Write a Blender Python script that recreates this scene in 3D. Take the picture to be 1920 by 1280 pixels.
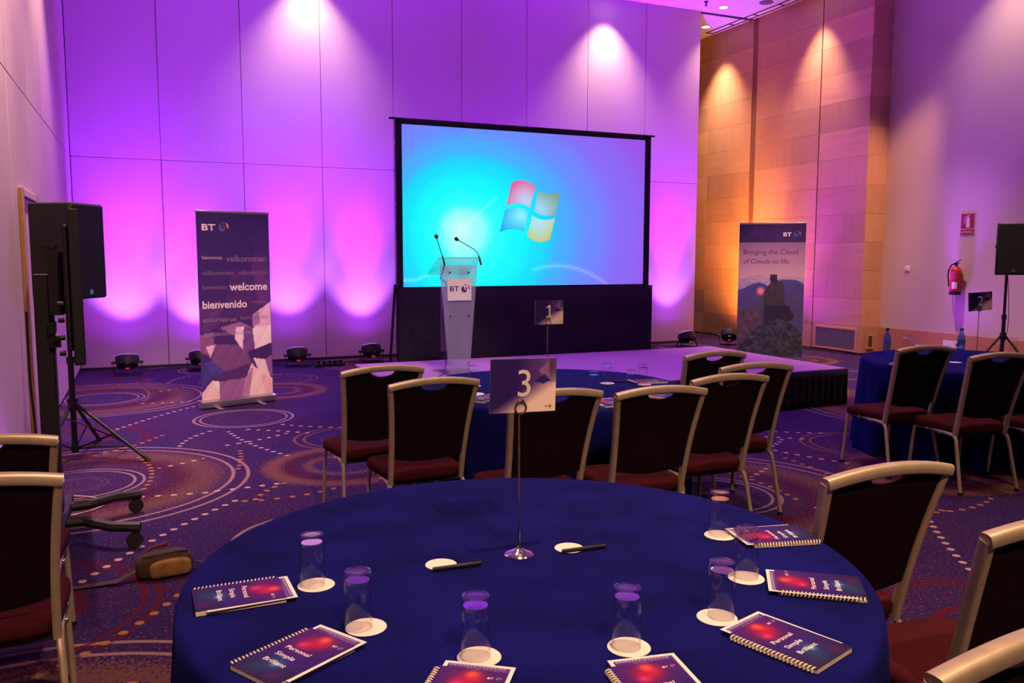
import bpy, math, random
import numpy as np
from mathutils import Vector, Matrix

random.seed(7)
PI = math.pi
SC = bpy.context.scene
COL = SC.collection
for o in list(bpy.data.objects):
    bpy.data.objects.remove(o)

# ------------------------------------------------------------------ camera
CAM_H = 1.60
cam_d = bpy.data.cameras.new('camera')
cam = bpy.data.objects.new('camera', cam_d)
COL.objects.link(cam)
SC.camera = cam
cam_d.sensor_width = 36.0
cam_d.lens = 1560.12 / 1920.0 * 36.0
cam_d.clip_start = 0.05
_yaw, _pit, _rol = math.radians(23.7226), math.radians(5.8246), math.radians(-0.102)
_f = Vector((math.sin(_yaw) * math.cos(_pit), math.cos(_yaw) * math.cos(_pit), -math.sin(_pit)))
_r = Vector((math.cos(_yaw), -math.sin(_yaw), 0.0))
_d = _f.cross(_r)
_r2 = _r * math.cos(_rol) + _d * math.sin(_rol)
_d2 = -_r * math.sin(_rol) + _d * math.cos(_rol)
cam.matrix_world = Matrix(((_r2.x, -_d2.x, -_f.x, 0.0), (_r2.y, -_d2.y, -_f.y, 0.0),
                           (_r2.z, -_d2.z, -_f.z, CAM_H), (0, 0, 0, 1)))

# ------------------------------------------------------------------ world, exposure, lamp strengths
world = bpy.data.worlds.new('world')
SC.world = world
world.use_nodes = True
world.node_tree.nodes['Background'].inputs[0].default_value = (0.0, 0.0, 0.0, 1)
world.node_tree.nodes['Background'].inputs[1].default_value = 0.0
SC.view_settings.view_transform = 'Standard'
SC.view_settings.look = 'None'
SC.view_settings.gamma = 1.0
SC.view_settings.use_curve_mapping = False
SC.view_settings.exposure = 0.0
SC.cycles.use_denoising = True
SC.cycles.sample_clamp_indirect = 6.0
SC.cycles.caustics_reflective = False
SC.cycles.caustics_refractive = False
SC.cycles.max_bounces = 7
SC.cycles.diffuse_bounces = 4
SC.cycles.glossy_bounces = 3
SC.cycles.transmission_bounces = 6
SC.cycles.transparent_max_bounces = 12
SC.cycles.use_adaptive_sampling = True
SC.cycles.adaptive_threshold = 0.06
SC.cycles.adaptive_min_samples = 16

WARM = (1.0, 0.62, 0.36)
WASH = (1.0, 0.68, 0.46)
VIOLET = (0.24, 0.008, 1.0)       # beam core of the LED lamps
SPILL = (0.34, 0.120, 1.0)        # bright inner spill of the LED lamps
HALO = (0.30, 0.020, 1.0)         # wide halo of the LED lamps
AMBER = (1.0, 0.36, 0.06)         # LED lamps set to amber
P_FLOOD = 600.0       # unseen violet floods added over the stage
P_ROOM = 950.0        # general downlights over the tables
P_SIDE = 1700.0       # unseen downlights added to brighten the right wall
P_SPOT = 3200.0       # unseen spots added to brighten the banners and lectern
P_BACK = 320.0        # washers over the back partition
P_WOOD = 300.0        # washers along the maple wall
P_LEFT = 1500.0        # washers along the left partition
P_RIGHT = 180.0       # washer by the right plaster wall
P_BEAM = 3000.0       # narrow beam core of the LED floor lamps
P_PAR = 380.0         # inner spill of the LED floor lamps
P_HALO = 48.0        # wide halo of the LED floor lamps
P_AMBER = 2000.0       # amber LED floor lamps

# ------------------------------------------------------------------ helpers: materials
MATS = {}
def lin(c):
    return tuple(((v / 255.0) / 12.92 if v / 255.0 <= 0.04045 else ((v / 255.0 + 0.055) / 1.055) ** 2.4) for v in c)

def new_mat(name):
    m = bpy.data.materials.new(name)
    m.use_nodes = True
    nt = m.node_tree
    b = nt.nodes['Principled BSDF']
    return m, nt, b

def mat(name, col, rough=0.5, metal=0.0, var=0.12, scale=20.0, bump=0.0, coat=0.0, sheen=0.0, spec=None, trans=0.0,
        ior=1.45, alpha=1.0, stretch=(1, 1, 1), detail=3.0):
    """principled material whose base colour is gently varied by object-space noise"""
    if name in MATS:
        return MATS[name]
    m, nt, b = new_mat(name)
    N, L = nt.nodes, nt.links
    tc = N.new('ShaderNodeTexCoord')
    mp = N.new('ShaderNodeMapping')
    mp.inputs['Scale'].default_value = stretch
    L.new(tc.outputs['Object'], mp.inputs['Vector'])
    nz = N.new('ShaderNodeTexNoise')
    nz.inputs['Scale'].default_value = scale
    nz.inputs['Detail'].default_value = detail
    L.new(mp.outputs[0], nz.inputs['Vector'])
    rp = N.new('ShaderNodeValToRGB')
    rp.color_ramp.elements[0].position = 0.3
    rp.color_ramp.elements[1].position = 0.7
    rp.color_ramp.elements[0].color = tuple(max(0, v * (1 - var)) for v in col) + (1,)
    rp.color_ramp.elements[1].color = tuple(min(1, v * (1 + var)) for v in col) + (1,)
    L.new(nz.outputs['Fac'], rp.inputs['Fac'])
    L.new(rp.outputs['Color'], b.inputs['Base Color'])
    b.inputs['Roughness'].default_value = rough
    b.inputs['Metallic'].default_value = metal
    b.inputs['IOR'].default_value = ior
    b.inputs['Transmission Weight'].default_value = trans
    b.inputs['Alpha'].default_value = alpha
    b.inputs['Coat Weight'].default_value = coat
    if sheen:
        b.inputs['Sheen Weight'].default_value = sheen
        b.inputs['Sheen Roughness'].default_value = 0.4
        b.inputs['Sheen Tint'].default_value = tuple(min(1, v * 4 + 0.05) for v in col) + (1,)
    if spec is not None:
        b.inputs['Specular IOR Level'].default_value = spec
    if bump:
        bp = N.new('ShaderNodeBump')
        bp.inputs['Strength'].default_value = bump
        bp.inputs['Distance'].default_value = 0.004
        L.new(nz.outputs['Fac'], bp.inputs['Height'])
        L.new(bp.outputs['Normal'], b.inputs['Normal'])
    MATS[name] = m
    return m

def thin_clear(name, tint=(0.97, 0.97, 0.98), ior=1.45, rough=0.03, haze=0.0, haze_col=(0.8, 0.8, 0.85), solid=0.0):
    """thin-walled clear sheet: passes light straight through and mirrors by its Fresnel share; optional milky haze"""
    if name in MATS:
        return MATS[name]
    m = bpy.data.materials.new(name)
    m.use_nodes = True
    nt = m.node_tree
    N, L = nt.nodes, nt.links
    N.remove(N['Principled BSDF'])
    tr = N.new('ShaderNodeBsdfTransparent')
    tr.inputs[0].default_value = tuple(tint) + (1,)
    gl = N.new('ShaderNodeBsdfGlossy')
    gl.inputs['Roughness'].default_value = rough
    lw = N.new('ShaderNodeLayerWeight')
    lw.inputs['Blend'].default_value = 0.5
    pw = N.new('ShaderNodeMath')
    pw.operation = 'POWER'
    pw.inputs[1].default_value = 4.0
    L.new(lw.outputs['Facing'], pw.inputs[0])
    fr = N.new('ShaderNodeMath')
    fr.operation = 'MULTIPLY_ADD'
    fr.inputs[1].default_value = 0.75
    fr.inputs[2].default_value = ((ior - 1) / (ior + 1)) ** 2
    L.new(pw.outputs[0], fr.inputs[0])
    mx = N.new('ShaderNodeMixShader')
    L.new(fr.outputs[0], mx.inputs[0])
    src = tr.outputs[0]
    if haze:
        di = N.new('ShaderNodeBsdfDiffuse')
        di.inputs[0].default_value = tuple(haze_col) + (1,)
        tl = N.new('ShaderNodeBsdfTranslucent')
        tl.inputs[0].default_value = tuple(haze_col) + (1,)
        a1 = N.new('ShaderNodeMixShader')
        a1.inputs[0].default_value = 0.5
        L.new(di.outputs[0], a1.inputs[1])
        L.new(tl.outputs[0], a1.inputs[2])
        nz = N.new('ShaderNodeTexNoise')
        nz.inputs['Scale'].default_value = 90.0
        mr = N.new('ShaderNodeMapRange')
        mr.inputs['To Min'].default_value = haze * 0.92
        mr.inputs['To Max'].default_value = min(1.0, haze * 1.08)
        L.new(nz.outputs['Fac'], mr.inputs['Value'])
        a2 = N.new('ShaderNodeMixShader')
        L.new(mr.outputs[0], a2.inputs[0])
        L.new(tr.outputs[0], a2.inputs[1])
        L.new(a1.outputs[0], a2.inputs[2])
        src = a2.outputs[0]
    L.new(src, mx.inputs[1])
    L.new(gl.outputs[0], mx.inputs[2])
    out = mx.outputs[0]
    if solid:
        gs = N.new('ShaderNodeBsdfGlass')
        gs.inputs['Roughness'].default_value = rough
        gs.inputs['IOR'].default_value = 1.5
        a3 = N.new('ShaderNodeMixShader')
        a3.inputs[0].default_value = solid
        L.new(out, a3.inputs[1])
        L.new(gs.outputs[0], a3.inputs[2])
        out = a3.outputs[0]
    L.new(out, N['Material Output'].inputs['Surface'])
    MATS[name] = m
    return m

def emit(name, col, strength):
    if name in MATS:
        return MATS[name]
    m, nt, b = new_mat(name)
    b.inputs['Base Color'].default_value = (0, 0, 0, 1)
    b.inputs['Emission Color'].default_value = tuple(col) + (1,)
    b.inputs['Emission Strength'].default_value = strength
    MATS[name] = m
    return m

def attr_mat(name, rough=0.5, emission=0.0, spec=0.3):
    """printed or projected picture: colour comes from the mesh's own point colours"""
    if name in MATS:
        return MATS[name]
    m, nt, b = new_mat(name)
    a = nt.nodes.new('ShaderNodeVertexColor')
    a.layer_name = 'print'
    b.inputs['Roughness'].default_value = rough
    b.inputs['Specular IOR Level'].default_value = spec
    if emission:
        b.inputs['Base Color'].default_value = (0.02, 0.02, 0.02, 1)
        nt.links.new(a.outputs['Color'], b.inputs['Emission Color'])
        b.inputs['Emission Strength'].default_value = emission
    else:
        nt.links.new(a.outputs['Color'], b.inputs['Base Color'])
    MATS[name] = m
    return m

# ------------------------------------------------------------------ helpers: geometry
class MB:
    def __init__(s):
        s.v, s.f = [], []
    def add(s, vs, fs):
        k = len(s.v)
        s.v += [tuple(p) for p in vs]
        s.f += [tuple(i + k for i in f) for f in fs]
        return s
    def box(s, c, d, rz=0.0, rx=0.0, ry=0.0):
        hx, hy, hz = d[0] / 2, d[1] / 2, d[2] / 2
        R = Matrix.Rotation(rz, 3, 'Z') @ Matrix.Rotation(ry, 3, 'Y') @ Matrix.Rotation(rx, 3, 'X')
        vs = [Vector(c) + R @ Vector((x * hx, y * hy, z * hz)) for x in (-1, 1) for y in (-1, 1) for z in (-1, 1)]
        return s.add(vs, [(0, 1, 3, 2), (4, 6, 7, 5), (0, 4, 5, 1), (2, 3, 7, 6), (0, 2, 6, 4), (1, 5, 7, 3)])
    def bb(s, x0, x1, y0, y1, z0, z1):
        return s.box(((x0 + x1) / 2, (y0 + y1) / 2, (z0 + z1) / 2), (abs(x1 - x0), abs(y1 - y0), abs(z1 - z0)))
    def tube(s, pts, r, n=10, r2=None, caps=True, up=None, closed=False, sq=1.0):
        """sweep an ellipse (r across, r2 along 'up') down a polyline; r may be a list"""
        P = [Vector(p) for p in pts]
        m = len(P)
        rr = r if isinstance(r, (list, tuple)) else [r] * m
        q = r2 if isinstance(r2, (list, tuple)) else ([r2] * m if r2 is not None else rr)
        vs, fs = [], []
        prev = None
        for i, p in enumerate(P):
            if closed:
                t = P[(i + 1) % m] - P[i - 1]
            else:
                t = P[min(i + 1, m - 1)] - P[max(i - 1, 0)]
            t.normalize()
            u = Vector(up) if up is not None else (prev if prev is not None else (Vector((0, 0, 1)) if abs(t.z) < 0.9 else Vector((0, 1, 0))))
            u = (u - t * u.dot(t))
            if u.length < 1e-6:
                u = t.orthogonal()
            u.normalize()
            w = t.cross(u)
            prev = u
            for k in range(n):
                a = 2 * PI * k / n
                ca, sa = math.cos(a), math.sin(a)
                vs.append(p + w * (math.copysign(abs(ca) ** sq, ca) * rr[i]) + u * (math.copysign(abs(sa) ** sq, sa) * q[i]))
        for i in range(m if closed else m - 1):
            for k in range(n):
                a, b = i * n + k, i * n + (k + 1) % n
                c, d = ((i + 1) % m) * n + (k + 1) % n, ((i + 1) % m) * n + k
                fs.append((a, b, c, d))
        if caps and not closed:
            fs.append(tuple(range(n))[::-1])
            fs.append(tuple((m - 1) * n + k for k in range(n)))
        return s.add(vs, fs)
    def cyl(s, p0, p1, r, n=16, r1=None):
        return s.tube([p0, p1], [r, r if r1 is None else r1], n)
    def lathe(s, prof, n=24, c=(0, 0, 0)):
        vs, fs = [], []
        m = len(prof)
        for r, z in prof:
            for k in range(n):
                a = 2 * PI * k / n
                vs.append((c[0] + r * math.cos(a), c[1] + r * math.sin(a), c[2] + z))
        for i in range(m - 1):
            for k in range(n):
                fs.append((i * n + k, i * n + (k + 1) % n, (i + 1) * n + (k + 1) % n, (i + 1) * n + k))
        if prof[0][0] > 1e-5:
            fs.append(tuple(range(n))[::-1])
        if prof[-1][0] > 1e-5:
            fs.append(tuple((m - 1) * n + k for k in range(n)))
        return s.add(vs, fs)
    def prism(s, poly, h, M=None):
        """polygon in xy extruded along +z by h, then moved by matrix M"""
        n = len(poly)
        vs = [Vector((x, y, 0)) for x, y in poly] + [Vector((x, y, h)) for x, y in poly]
        if M is not None:
            vs = [M @ v for v in vs]
        fs = [tuple(range(n))[::-1], tuple(range(n, 2 * n))] + [(i, (i + 1) % n, n + (i + 1) % n, n + i) for i in range(n)]
        return s.add(vs, fs)
    def mesh(s, name, sharp=35):
        me = bpy.data.meshes.new(name)
        me.from_pydata(s.v, [], s.f)
        me.validate()
        me.update()
        if sharp is not None:
            me.shade_smooth()
            me.set_sharp_from_angle(angle=math.radians(sharp))
        return me
    def build(s, name, m, parent=None, sharp=35, bevel=0.0):
        return link(name, s.mesh(name, sharp), m, parent, bevel)

def link(name, me, m=None, parent=None, bevel=0.0):
    o = bpy.data.objects.new(name, me)
    COL.objects.link(o)
    if m is not None and len(me.materials) == 0:
        me.materials.append(m)
    if parent is not None:
        o.parent = parent
    if bevel:
        b = o.modifiers.new('bevel', 'BEVEL')
        b.width = bevel
        b.segments = 2
        b.limit_method = 'ANGLE'
    return o

def thing(name, label, cat, loc=(0, 0, 0), rz=0.0, group=None):
    o = bpy.data.objects.new(name, None)
    o.empty_display_size = 0.05
    COL.objects.link(o)
    o.location = loc
    o.rotation_euler = (0, 0, rz)
    return tag(o, label, cat, group)

def tag(o, label, cat, group=None, kind=None):
    o['label'] = label
    o['category'] = cat
    if group:
        o['group'] = group
    if kind:
        o['kind'] = kind
    return o

def struct(o, label, cat):
    return tag(o, label, cat, kind='structure')

def dup(root, label, loc, rz=0.0, group=None):
    def cp(o, parent):
        c = o.copy()
        COL.objects.link(c)
        c.parent = parent
        if parent is not None:
            c.matrix_parent_inverse = o.matrix_parent_inverse.copy()
        for ch in o.children:
            cp(ch, c)
        return c
    r = cp(root, None)
    r.location = loc
    r.rotation_euler = (0, 0, rz)
    r['label'] = label
    if group:
        r['group'] = group
    return r

def lamp(name, kind, loc, aim, power, col, size=0.05, angle=60, blend=0.4, parent=None):
    d = bpy.data.lights.new(name, kind)
    d.energy = power
    d.color = col
    if kind == 'SPOT':
        d.spot_size = math.radians(angle)
        d.spot_blend = blend
        d.shadow_soft_size = size
    o = bpy.data.objects.new(name, d)
    COL.objects.link(o)
    o.location = loc
    o.rotation_euler = (Vector(aim) - Vector(loc)).to_track_quat('-Z', 'Y').to_euler()
    if parent is not None:
        o.parent = parent
        o.matrix_parent_inverse = Matrix.Translation(-Vector(parent.location))
    return o

def picture_mesh(name, w, h, nx, ny, fn, thick=0.0):
    """upright sheet in local xz (x 0..w centred, z 0..h) facing -y; fn(u, v) -> linear rgb, v up; optional thickness"""
    vs, cs, fs = [], [], []
    for j in range(ny + 1):
        for i in range(nx + 1):
            u, v = i / nx, j / ny
            vs.append(((u - 0.5) * w, 0.0, v * h))
            cs.append(fn(u, v))
    W = nx + 1
    for j in range(ny):
        for i in range(nx):
            a = j * W + i
            fs.append((a, a + 1, a + W + 1, a + W))
    me = bpy.data.meshes.new(name)
    me.from_pydata(vs, [], fs)
    at = me.color_attributes.new('print', 'FLOAT_COLOR', 'POINT')
    at.data.foreach_set('color', np.array([tuple(c) + (1.0,) for c in cs], dtype=np.float32).ravel())
    me.update()
    return me

def text_mesh(body, width=None, height=None, bold=0.0, align='LEFT', shear=0.0, extrude=0.0):
    """lettering as a flat mesh in the xy plane (baseline y=0)"""
    cu = bpy.data.curves.new('lettering', 'FONT')
    cu.body = body
    cu.size = 1.0
    cu.offset = bold
    cu.shear = shear
    cu.extrude = extrude
    cu.resolution_u = 4
    cu.align_x = 'LEFT'
    ob = bpy.data.objects.new('lettering', cu)
    COL.objects.link(ob)
    bpy.context.view_layer.update()
    dg = bpy.context.evaluated_depsgraph_get()
    me = bpy.data.meshes.new_from_object(ob.evaluated_get(dg))
    bpy.data.objects.remove(ob)
    n = len(me.vertices)
    co = np.empty(n * 3, dtype=np.float64)
    me.vertices.foreach_get('co', co)
    co = co.reshape(-1, 3)
    x0, x1 = co[:, 0].min(), co[:, 0].max()
    co[:, 0] -= x0
    sx = sy = None
    if not width and not height:
        sx = sy = 1.0
    if width:
        sx = width / (x1 - x0)
    if height:
        sy = height / max(1e-6, 0.729)      # cap height
    if sx is None:
        sx = sy
    if sy is None:
        sy = sx
    co[:, 0] *= sx
    co[:, 1] *= sy
    if align == 'CENTER':
        co[:, 0] -= (x1 - x0) * sx / 2
    elif align == 'RIGHT':
        co[:, 0] -= (x1 - x0) * sx
    me.vertices.foreach_set('co', co.ravel())
    me.materials.clear()
    me.update()
    return me

def letter_words(body, m, parent, M, width):
    """a line of several words, each word a mesh of its own"""
    full = text_mesh(body)
    xs = [v.co.x for v in full.vertices]
    k = width / (max(xs) - min(xs))
    bpy.data.meshes.remove(full)
    done = ''
    for w in body.split(' '):
        x = 0.0
        if done:
            a = text_mesh(done + w)
            b_ = text_mesh(w)
            ax = [v.co.x for v in a.vertices]
            bx = [v.co.x for v in b_.vertices]
            x = (max(ax) - min(ax)) - (max(bx) - min(bx))
            bpy.data.meshes.remove(a)
            bpy.data.meshes.remove(b_)
        me = text_mesh(w)
        me.transform(Matrix.Diagonal((k, k, k, 1)))
        me.transform(Matrix.Translation((x * k, 0, 0)))
        me.transform(M)
        link('lettering', me, m, parent)
        done += w + ' '

def letter(body, m, parent, M, name='lettering', **kw):
    me = text_mesh(body, **kw)
    me.transform(M)
    return link(name, me, m, parent)

# plane frames for flat print: maps (x right, y up, 0) to an upright face looking along -y / flat on a table
def UP(x, y, z, rz=0.0):
    return Matrix.Translation((x, y, z)) @ Matrix.Rotation(rz, 4, 'Z') @ Matrix.Rotation(PI / 2, 4, 'X')
def FLAT(x, y, z, rz=0.0):
    return Matrix.Translation((x, y, z)) @ Matrix.Rotation(rz, 4, 'Z')

def globe_logo(parent, M, r, dark, bright, blue=None):
    """round swirl emblem beside the letters: broken globe arcs and an orange-red outer blade"""
    def blade(a0, a1, ri, ro, c=(0, 0), n=10, tip=0.15):
        A = [a0 + (a1 - a0) * i / n for i in range(n + 1)]
        out, inn = [], []
        for i, a in enumerate(A):
            t = math.sin(PI * i / n) ** 0.6
            mid = (ri + ro) / 2
            hw = (ro - ri) / 2 * max(t, tip * 0.2)
            out.append((c[0] + (mid + hw) * math.cos(a), c[1] + (mid + hw) * math.sin(a)))
            inn.append((c[0] + (mid - hw) * math.cos(a), c[1] + (mid - hw) * math.sin(a)))
        return out + inn[::-1]
    b = MB()
    b.prism([(x * r, y * r) for x, y in blade(2.0, 5.6, 0.15, 0.80)], 0.0004, M)
    b.prism([(x * r, y * r) for x, y in blade(-0.9, 1.3, 0.10, 0.45)], 0.0004, M)
    o = b.build('emblem_globe', dark, parent, sharp=None)
    b = MB()
    b.prism([(x * r, y * r) for x, y in blade(-0.35, 0.95, 0.72, 1.05)], 0.0005, M)
    b.build('emblem_blade', bright, parent, sharp=None)
    b = MB()
    b.prism([(x * r, y * r) for x, y in blade(0.9, 2.0, 0.62, 0.86)], 0.0005, M)
    b.build('emblem_arc', blue or bright, parent, sharp=None)
    return o
# ------------------------------------------------------------------ carpet material (procedural, tiled half-drop pattern)
PX, PY, SH = 3.97, 3.86, 1.98

class NG:
    def __init__(s, nt):
        s.nt = nt
    def n(s, op, a, b=None, c=None):
        nd = s.nt.nodes.new('ShaderNodeMath')
        nd.operation = op
        for i, v in enumerate((a, b, c)):
            if v is None:
                continue
            if isinstance(v, (int, float)):
                nd.inputs[i].default_value = v
            else:
                s.nt.links.new(v, nd.inputs[i])
        return nd.outputs[0]
    def mix(s, fac, a, b):
        nd = s.nt.nodes.new('ShaderNodeMix')
        nd.data_type = 'RGBA'
        for key, v in ((0, fac), (6, a), (7, b)):
            if isinstance(v, tuple):
                nd.inputs[key].default_value = v + (1,)
            elif isinstance(v, (int, float)):
                nd.inputs[key].default_value = v
            else:
                s.nt.links.new(v, nd.inputs[key])
        return nd.outputs[2]

def carpet_material():
    m, nt, b = new_mat('carpet')
    g = NG(nt)
    N, L = nt.nodes, nt.links
    geo = N.new('ShaderNodeNewGeometry')
    sep = N.new('ShaderNodeSeparateXYZ')
    L.new(geo.outputs['Position'], sep.inputs[0])
    X, Y = sep.outputs[0], sep.outputs[1]
    def noise(scale, detail=2.0):
        nz = N.new('ShaderNodeTexNoise')
        nz.inputs['Scale'].default_value = scale
        nz.inputs['Detail'].default_value = detail
        L.new(geo.outputs['Position'], nz.inputs['Vector'])
        return nz.outputs['Fac']
    fine = noise(260.0, 1.0)
    mid = noise(70.0, 2.0)
    big = noise(1.1, 1.5)
    def local(cx, cy):
        ax = g.n('SUBTRACT', X, cx)
        col = g.n('ROUND', g.n('DIVIDE', ax, PX))
        dx = g.n('MULTIPLY_ADD', col, -PX, ax)
        yy = g.n('MULTIPLY_ADD', col, SH, g.n('SUBTRACT', Y, cy))
        row = g.n('ROUND', g.n('DIVIDE', yy, PY))
        dy = g.n('MULTIPLY_ADD', row, -PY, yy)
        return dx, dy
    def radius(dx, dy):
        return g.n('SQRT', g.n('MULTIPLY_ADD', dx, dx, g.n('MULTIPLY', dy, dy)))
    def band(r, c, w):          # soft bump 1 at c falling to 0 at distance w
        return g.n('MAXIMUM', g.n('SUBTRACT', 1.0, g.n('DIVIDE', g.n('ABSOLUTE', g.n('SUBTRACT', r, c)), w)), 0.0)
    NAVY, PLUM, WINE = (0.020, 0.009, 0.082), (0.032, 0.009, 0.066), (0.055, 0.004, 0.018)
    CREAM, ORANGE, PINK = (0.22, 0.135, 0.15), (0.150, 0.062, 0.036), (0.070, 0.032, 0.060)
    col = g.mix(g.n('MULTIPLY_ADD', big, 2.4, -0.75), NAVY, PLUM)
    # large wheel
    dx, dy = local(-0.50, 6.46)
    r = radius(dx, dy)
    col = g.mix(g.n('MULTIPLY', band(r, 0.66, 0.22), 0.75), col, WINE)
    sp = g.n('GREATER_THAN', g.n('ADD', mid, g.n('MULTIPLY', band(r, 0.86, 0.26), 0.30)), 0.67)
    col = g.mix(g.n('MULTIPLY', sp, 0.62), col, ORANGE)
    sp = g.n('GREATER_THAN', g.n('ADD', fine, g.n('MULTIPLY', band(r, 0.52, 0.10), 0.20)), 0.70)
    col = g.mix(g.n('MULTIPLY', sp, 0.6), col, PINK)
    for R, w, c in ((1.150, 0.013, CREAM), (1.045, 0.013, CREAM), (0.436, 0.010, CREAM), (0.375, 0.010, CREAM), (0.20, 0.007, PINK), (0.165, 0.006, PINK)):
        col = g.mix(g.n('COMPARE', r, R, w), col, c)
    # small double ring
    dx, dy = local(0.842, 8.535)
    r = radius(dx, dy)
    col = g.mix(g.n('MULTIPLY', g.n('LESS_THAN', r, 0.25), 0.45), col, PLUM)
    for R, w, c in ((0.469, 0.013, CREAM), (0.410, 0.010, CREAM), (0.254, 0.006, PINK)):
        col = g.mix(g.n('COMPARE', r, R, w), col, c)
    # second small ring with orange rims
    dx, dy = local(1.585, 7.24)
    r = radius(dx, dy)
    for R, w, c in ((0.456, 0.012, ORANGE), (0.375, 0.012, ORANGE), (0.226, 0.008, PINK), (0.165, 0.007, PINK)):
        col = g.mix(g.n('COMPARE', r, R, w), col, c)
    # fuzzy orange wheel
    dx, dy = local(1.36, 6.30)
    r = radius(dx, dy)
    col = g.mix(g.n('MULTIPLY', band(r, 0.42, 0.14), 0.7), col, WINE)
    sp = g.n('GREATER_THAN', g.n('ADD', mid, g.n('MULTIPLY', band(r, 0.55, 0.11), 0.34)), 0.62)
    col = g.mix(g.n('MULTIPLY', sp, 0.72), col, ORANGE)
    sp = g.n('GREATER_THAN', g.n('ADD', mid, g.n('MULTIPLY', band(r, 0.28, 0.07), 0.30)), 0.64)
    col = g.mix(g.n('MULTIPLY', sp, 0.6), col, ORANGE)
    # red rings
    dx, dy = local(-0.66, 4.19)
    r = radius(dx, dy)
    for R, w in ((0.330, 0.022), (0.60, 0.014), (0.665, 0.014)):
        col = g.mix(g.n('MULTIPLY', g.n('COMPARE', r, R, w), 0.8), col, (0.085, 0.004, 0.010))
    # dotted arcs: centre x, y, radius, first angle, last angle, colour
    DOTS = [(4.204, 8.372, 3.593, -3.015, -2.673, 'w'), (1.381, 5.306, 0.826, 2.229, 2.830, 'o'),
            (0.440, 8.425, 2.514, -1.60, -1.42, 'w'), (0.755, 6.373, 0.812, -1.923, -1.0, 'o'),
            (-0.626, 5.554, 2.786, 0.797, 1.041, 'w'), (2.307, 9.122, 1.577, -2.426, -1.987, 'w'),
            (1.239, 7.275, 1.046, 2.298, 3.039, 'w'),
            (-1.121, 9.069, 2.608, -1.112, -0.962, 'w'), (1.054, 11.950, 6.099, -1.770, -1.68, 'w'),
            (-1.731, 6.602, 1.718, -0.288, 0.365, 'o'), (4.672, 1.692, 5.742, 2.382, 2.640, 'w'),
            (-1.594, 5.024, 1.904, -0.928, -0.486, 'o'), (-2.757, 7.207, 3.420, -0.225, -0.027, 'o'),
            (0.155, 8.777, 1.496, -1.290, -0.870, 'w')]
    for cx, cy, R, a0, a1, k in DOTS:
        am = (a0 + a1) / 2
        half = (a1 - a0) / 2 * R
        mx, my = cx + R * math.cos(am), cy + R * math.sin(am)
        dx, dy = local(mx, my)
        ca, sa = math.cos(am), math.sin(am)
        nrm = g.n('MULTIPLY_ADD', dx, ca, g.n('MULTIPLY', dy, sa))
        tan = g.n('MULTIPLY_ADD', dx, -sa, g.n('MULTIPLY', dy, ca))
        off = g.n('MULTIPLY_ADD', g.n('MULTIPLY', tan, tan), 0.5 / R, nrm)
        P = 0.100
        ph = g.n('MULTIPLY_ADD', g.n('ROUND', g.n('DIVIDE', tan, P)), -P, tan)
        d2 = g.n('MULTIPLY_ADD', ph, ph, g.n('MULTIPLY', off, off))
        dot = g.n('MULTIPLY', g.n('LESS_THAN', d2, 0.0205 ** 2), g.n('COMPARE', tan, 0.0, half))
        col = g.mix(dot, col, (0.40, 0.26, 0.23) if k == 'w' else (0.28, 0.12, 0.04))
    # pile: fine brightness variation
    pile = g.n('MULTIPLY_ADD', fine, 0.9, 0.55)
    hs = N.new('ShaderNodeHueSaturation')
    L.new(pile, hs.inputs['Value'])
    L.new(col, hs.inputs['Color'])
    L.new(hs.outputs[0], b.inputs['Base Color'])
    b.inputs['Roughness'].default_value = 0.95
    b.inputs['Specular IOR Level'].default_value = 0.1
    bp = N.new('ShaderNodeBump')
    bp.inputs['Strength'].default_value = 0.5
    bp.inputs['Distance'].default_value = 0.004
    L.new(fine, bp.inputs['Height'])
    L.new(bp.outputs[0], b.inputs['Normal'])
    return m

def wood_material(name, vertical):
    m, nt, b = new_mat(name)
    N, L = nt.nodes, nt.links
    tc = N.new('ShaderNodeTexCoord')
    oi = N.new('ShaderNodeObjectInfo')
    mp = N.new('ShaderNodeMapping')
    mp.inputs['Scale'].default_value = (9, 9, 0.8) if vertical else (0.8, 0.8, 9)
    L.new(tc.outputs['Object'], mp.inputs['Vector'])
    of = N.new('ShaderNodeVectorMath')
    of.operation = 'ADD'
    cb = N.new('ShaderNodeCombineXYZ')
    sc = N.new('ShaderNodeMath')
    sc.operation = 'MULTIPLY'
    sc.inputs[1].default_value = 37.0
    L.new(oi.outputs['Random'], sc.inputs[0])
    for k in range(3):
        L.new(sc.outputs[0], cb.inputs[k])
    L.new(mp.outputs[0], of.inputs[0])
    L.new(cb.outputs[0], of.inputs[1])
    nz = N.new('ShaderNodeTexNoise')
    nz.inputs['Scale'].default_value = 1.6
    nz.inputs['Detail'].default_value = 5
    nz.inputs['Distortion'].default_value = 0.6
    L.new(of.outputs[0], nz.inputs['Vector'])
    rp = N.new('ShaderNodeValToRGB')
    rp.color_ramp.elements[0].position = 0.25
    rp.color_ramp.elements[0].color = (0.50, 0.255, 0.140, 1)
    rp.color_ramp.elements[1].position = 0.75
    rp.color_ramp.elements[1].color = (0.585, 0.315, 0.180, 1)
    L.new(nz.outputs['Fac'], rp.inputs[0])
    hs = N.new('ShaderNodeHueSaturation')
    v = N.new('ShaderNodeMath')
    v.operation = 'MULTIPLY_ADD'
    v.inputs[1].default_value = 0.28
    v.inputs[2].default_value = 0.84 if vertical else 0.92
    L.new(oi.outputs['Random'], v.inputs[0])
    L.new(v.outputs[0], hs.inputs['Value'])
    L.new(rp.outputs[0], hs.inputs['Color'])
    L.new(hs.outputs[0], b.inputs['Base Color'])
    b.inputs['Roughness'].default_value = 0.38
    return m

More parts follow.
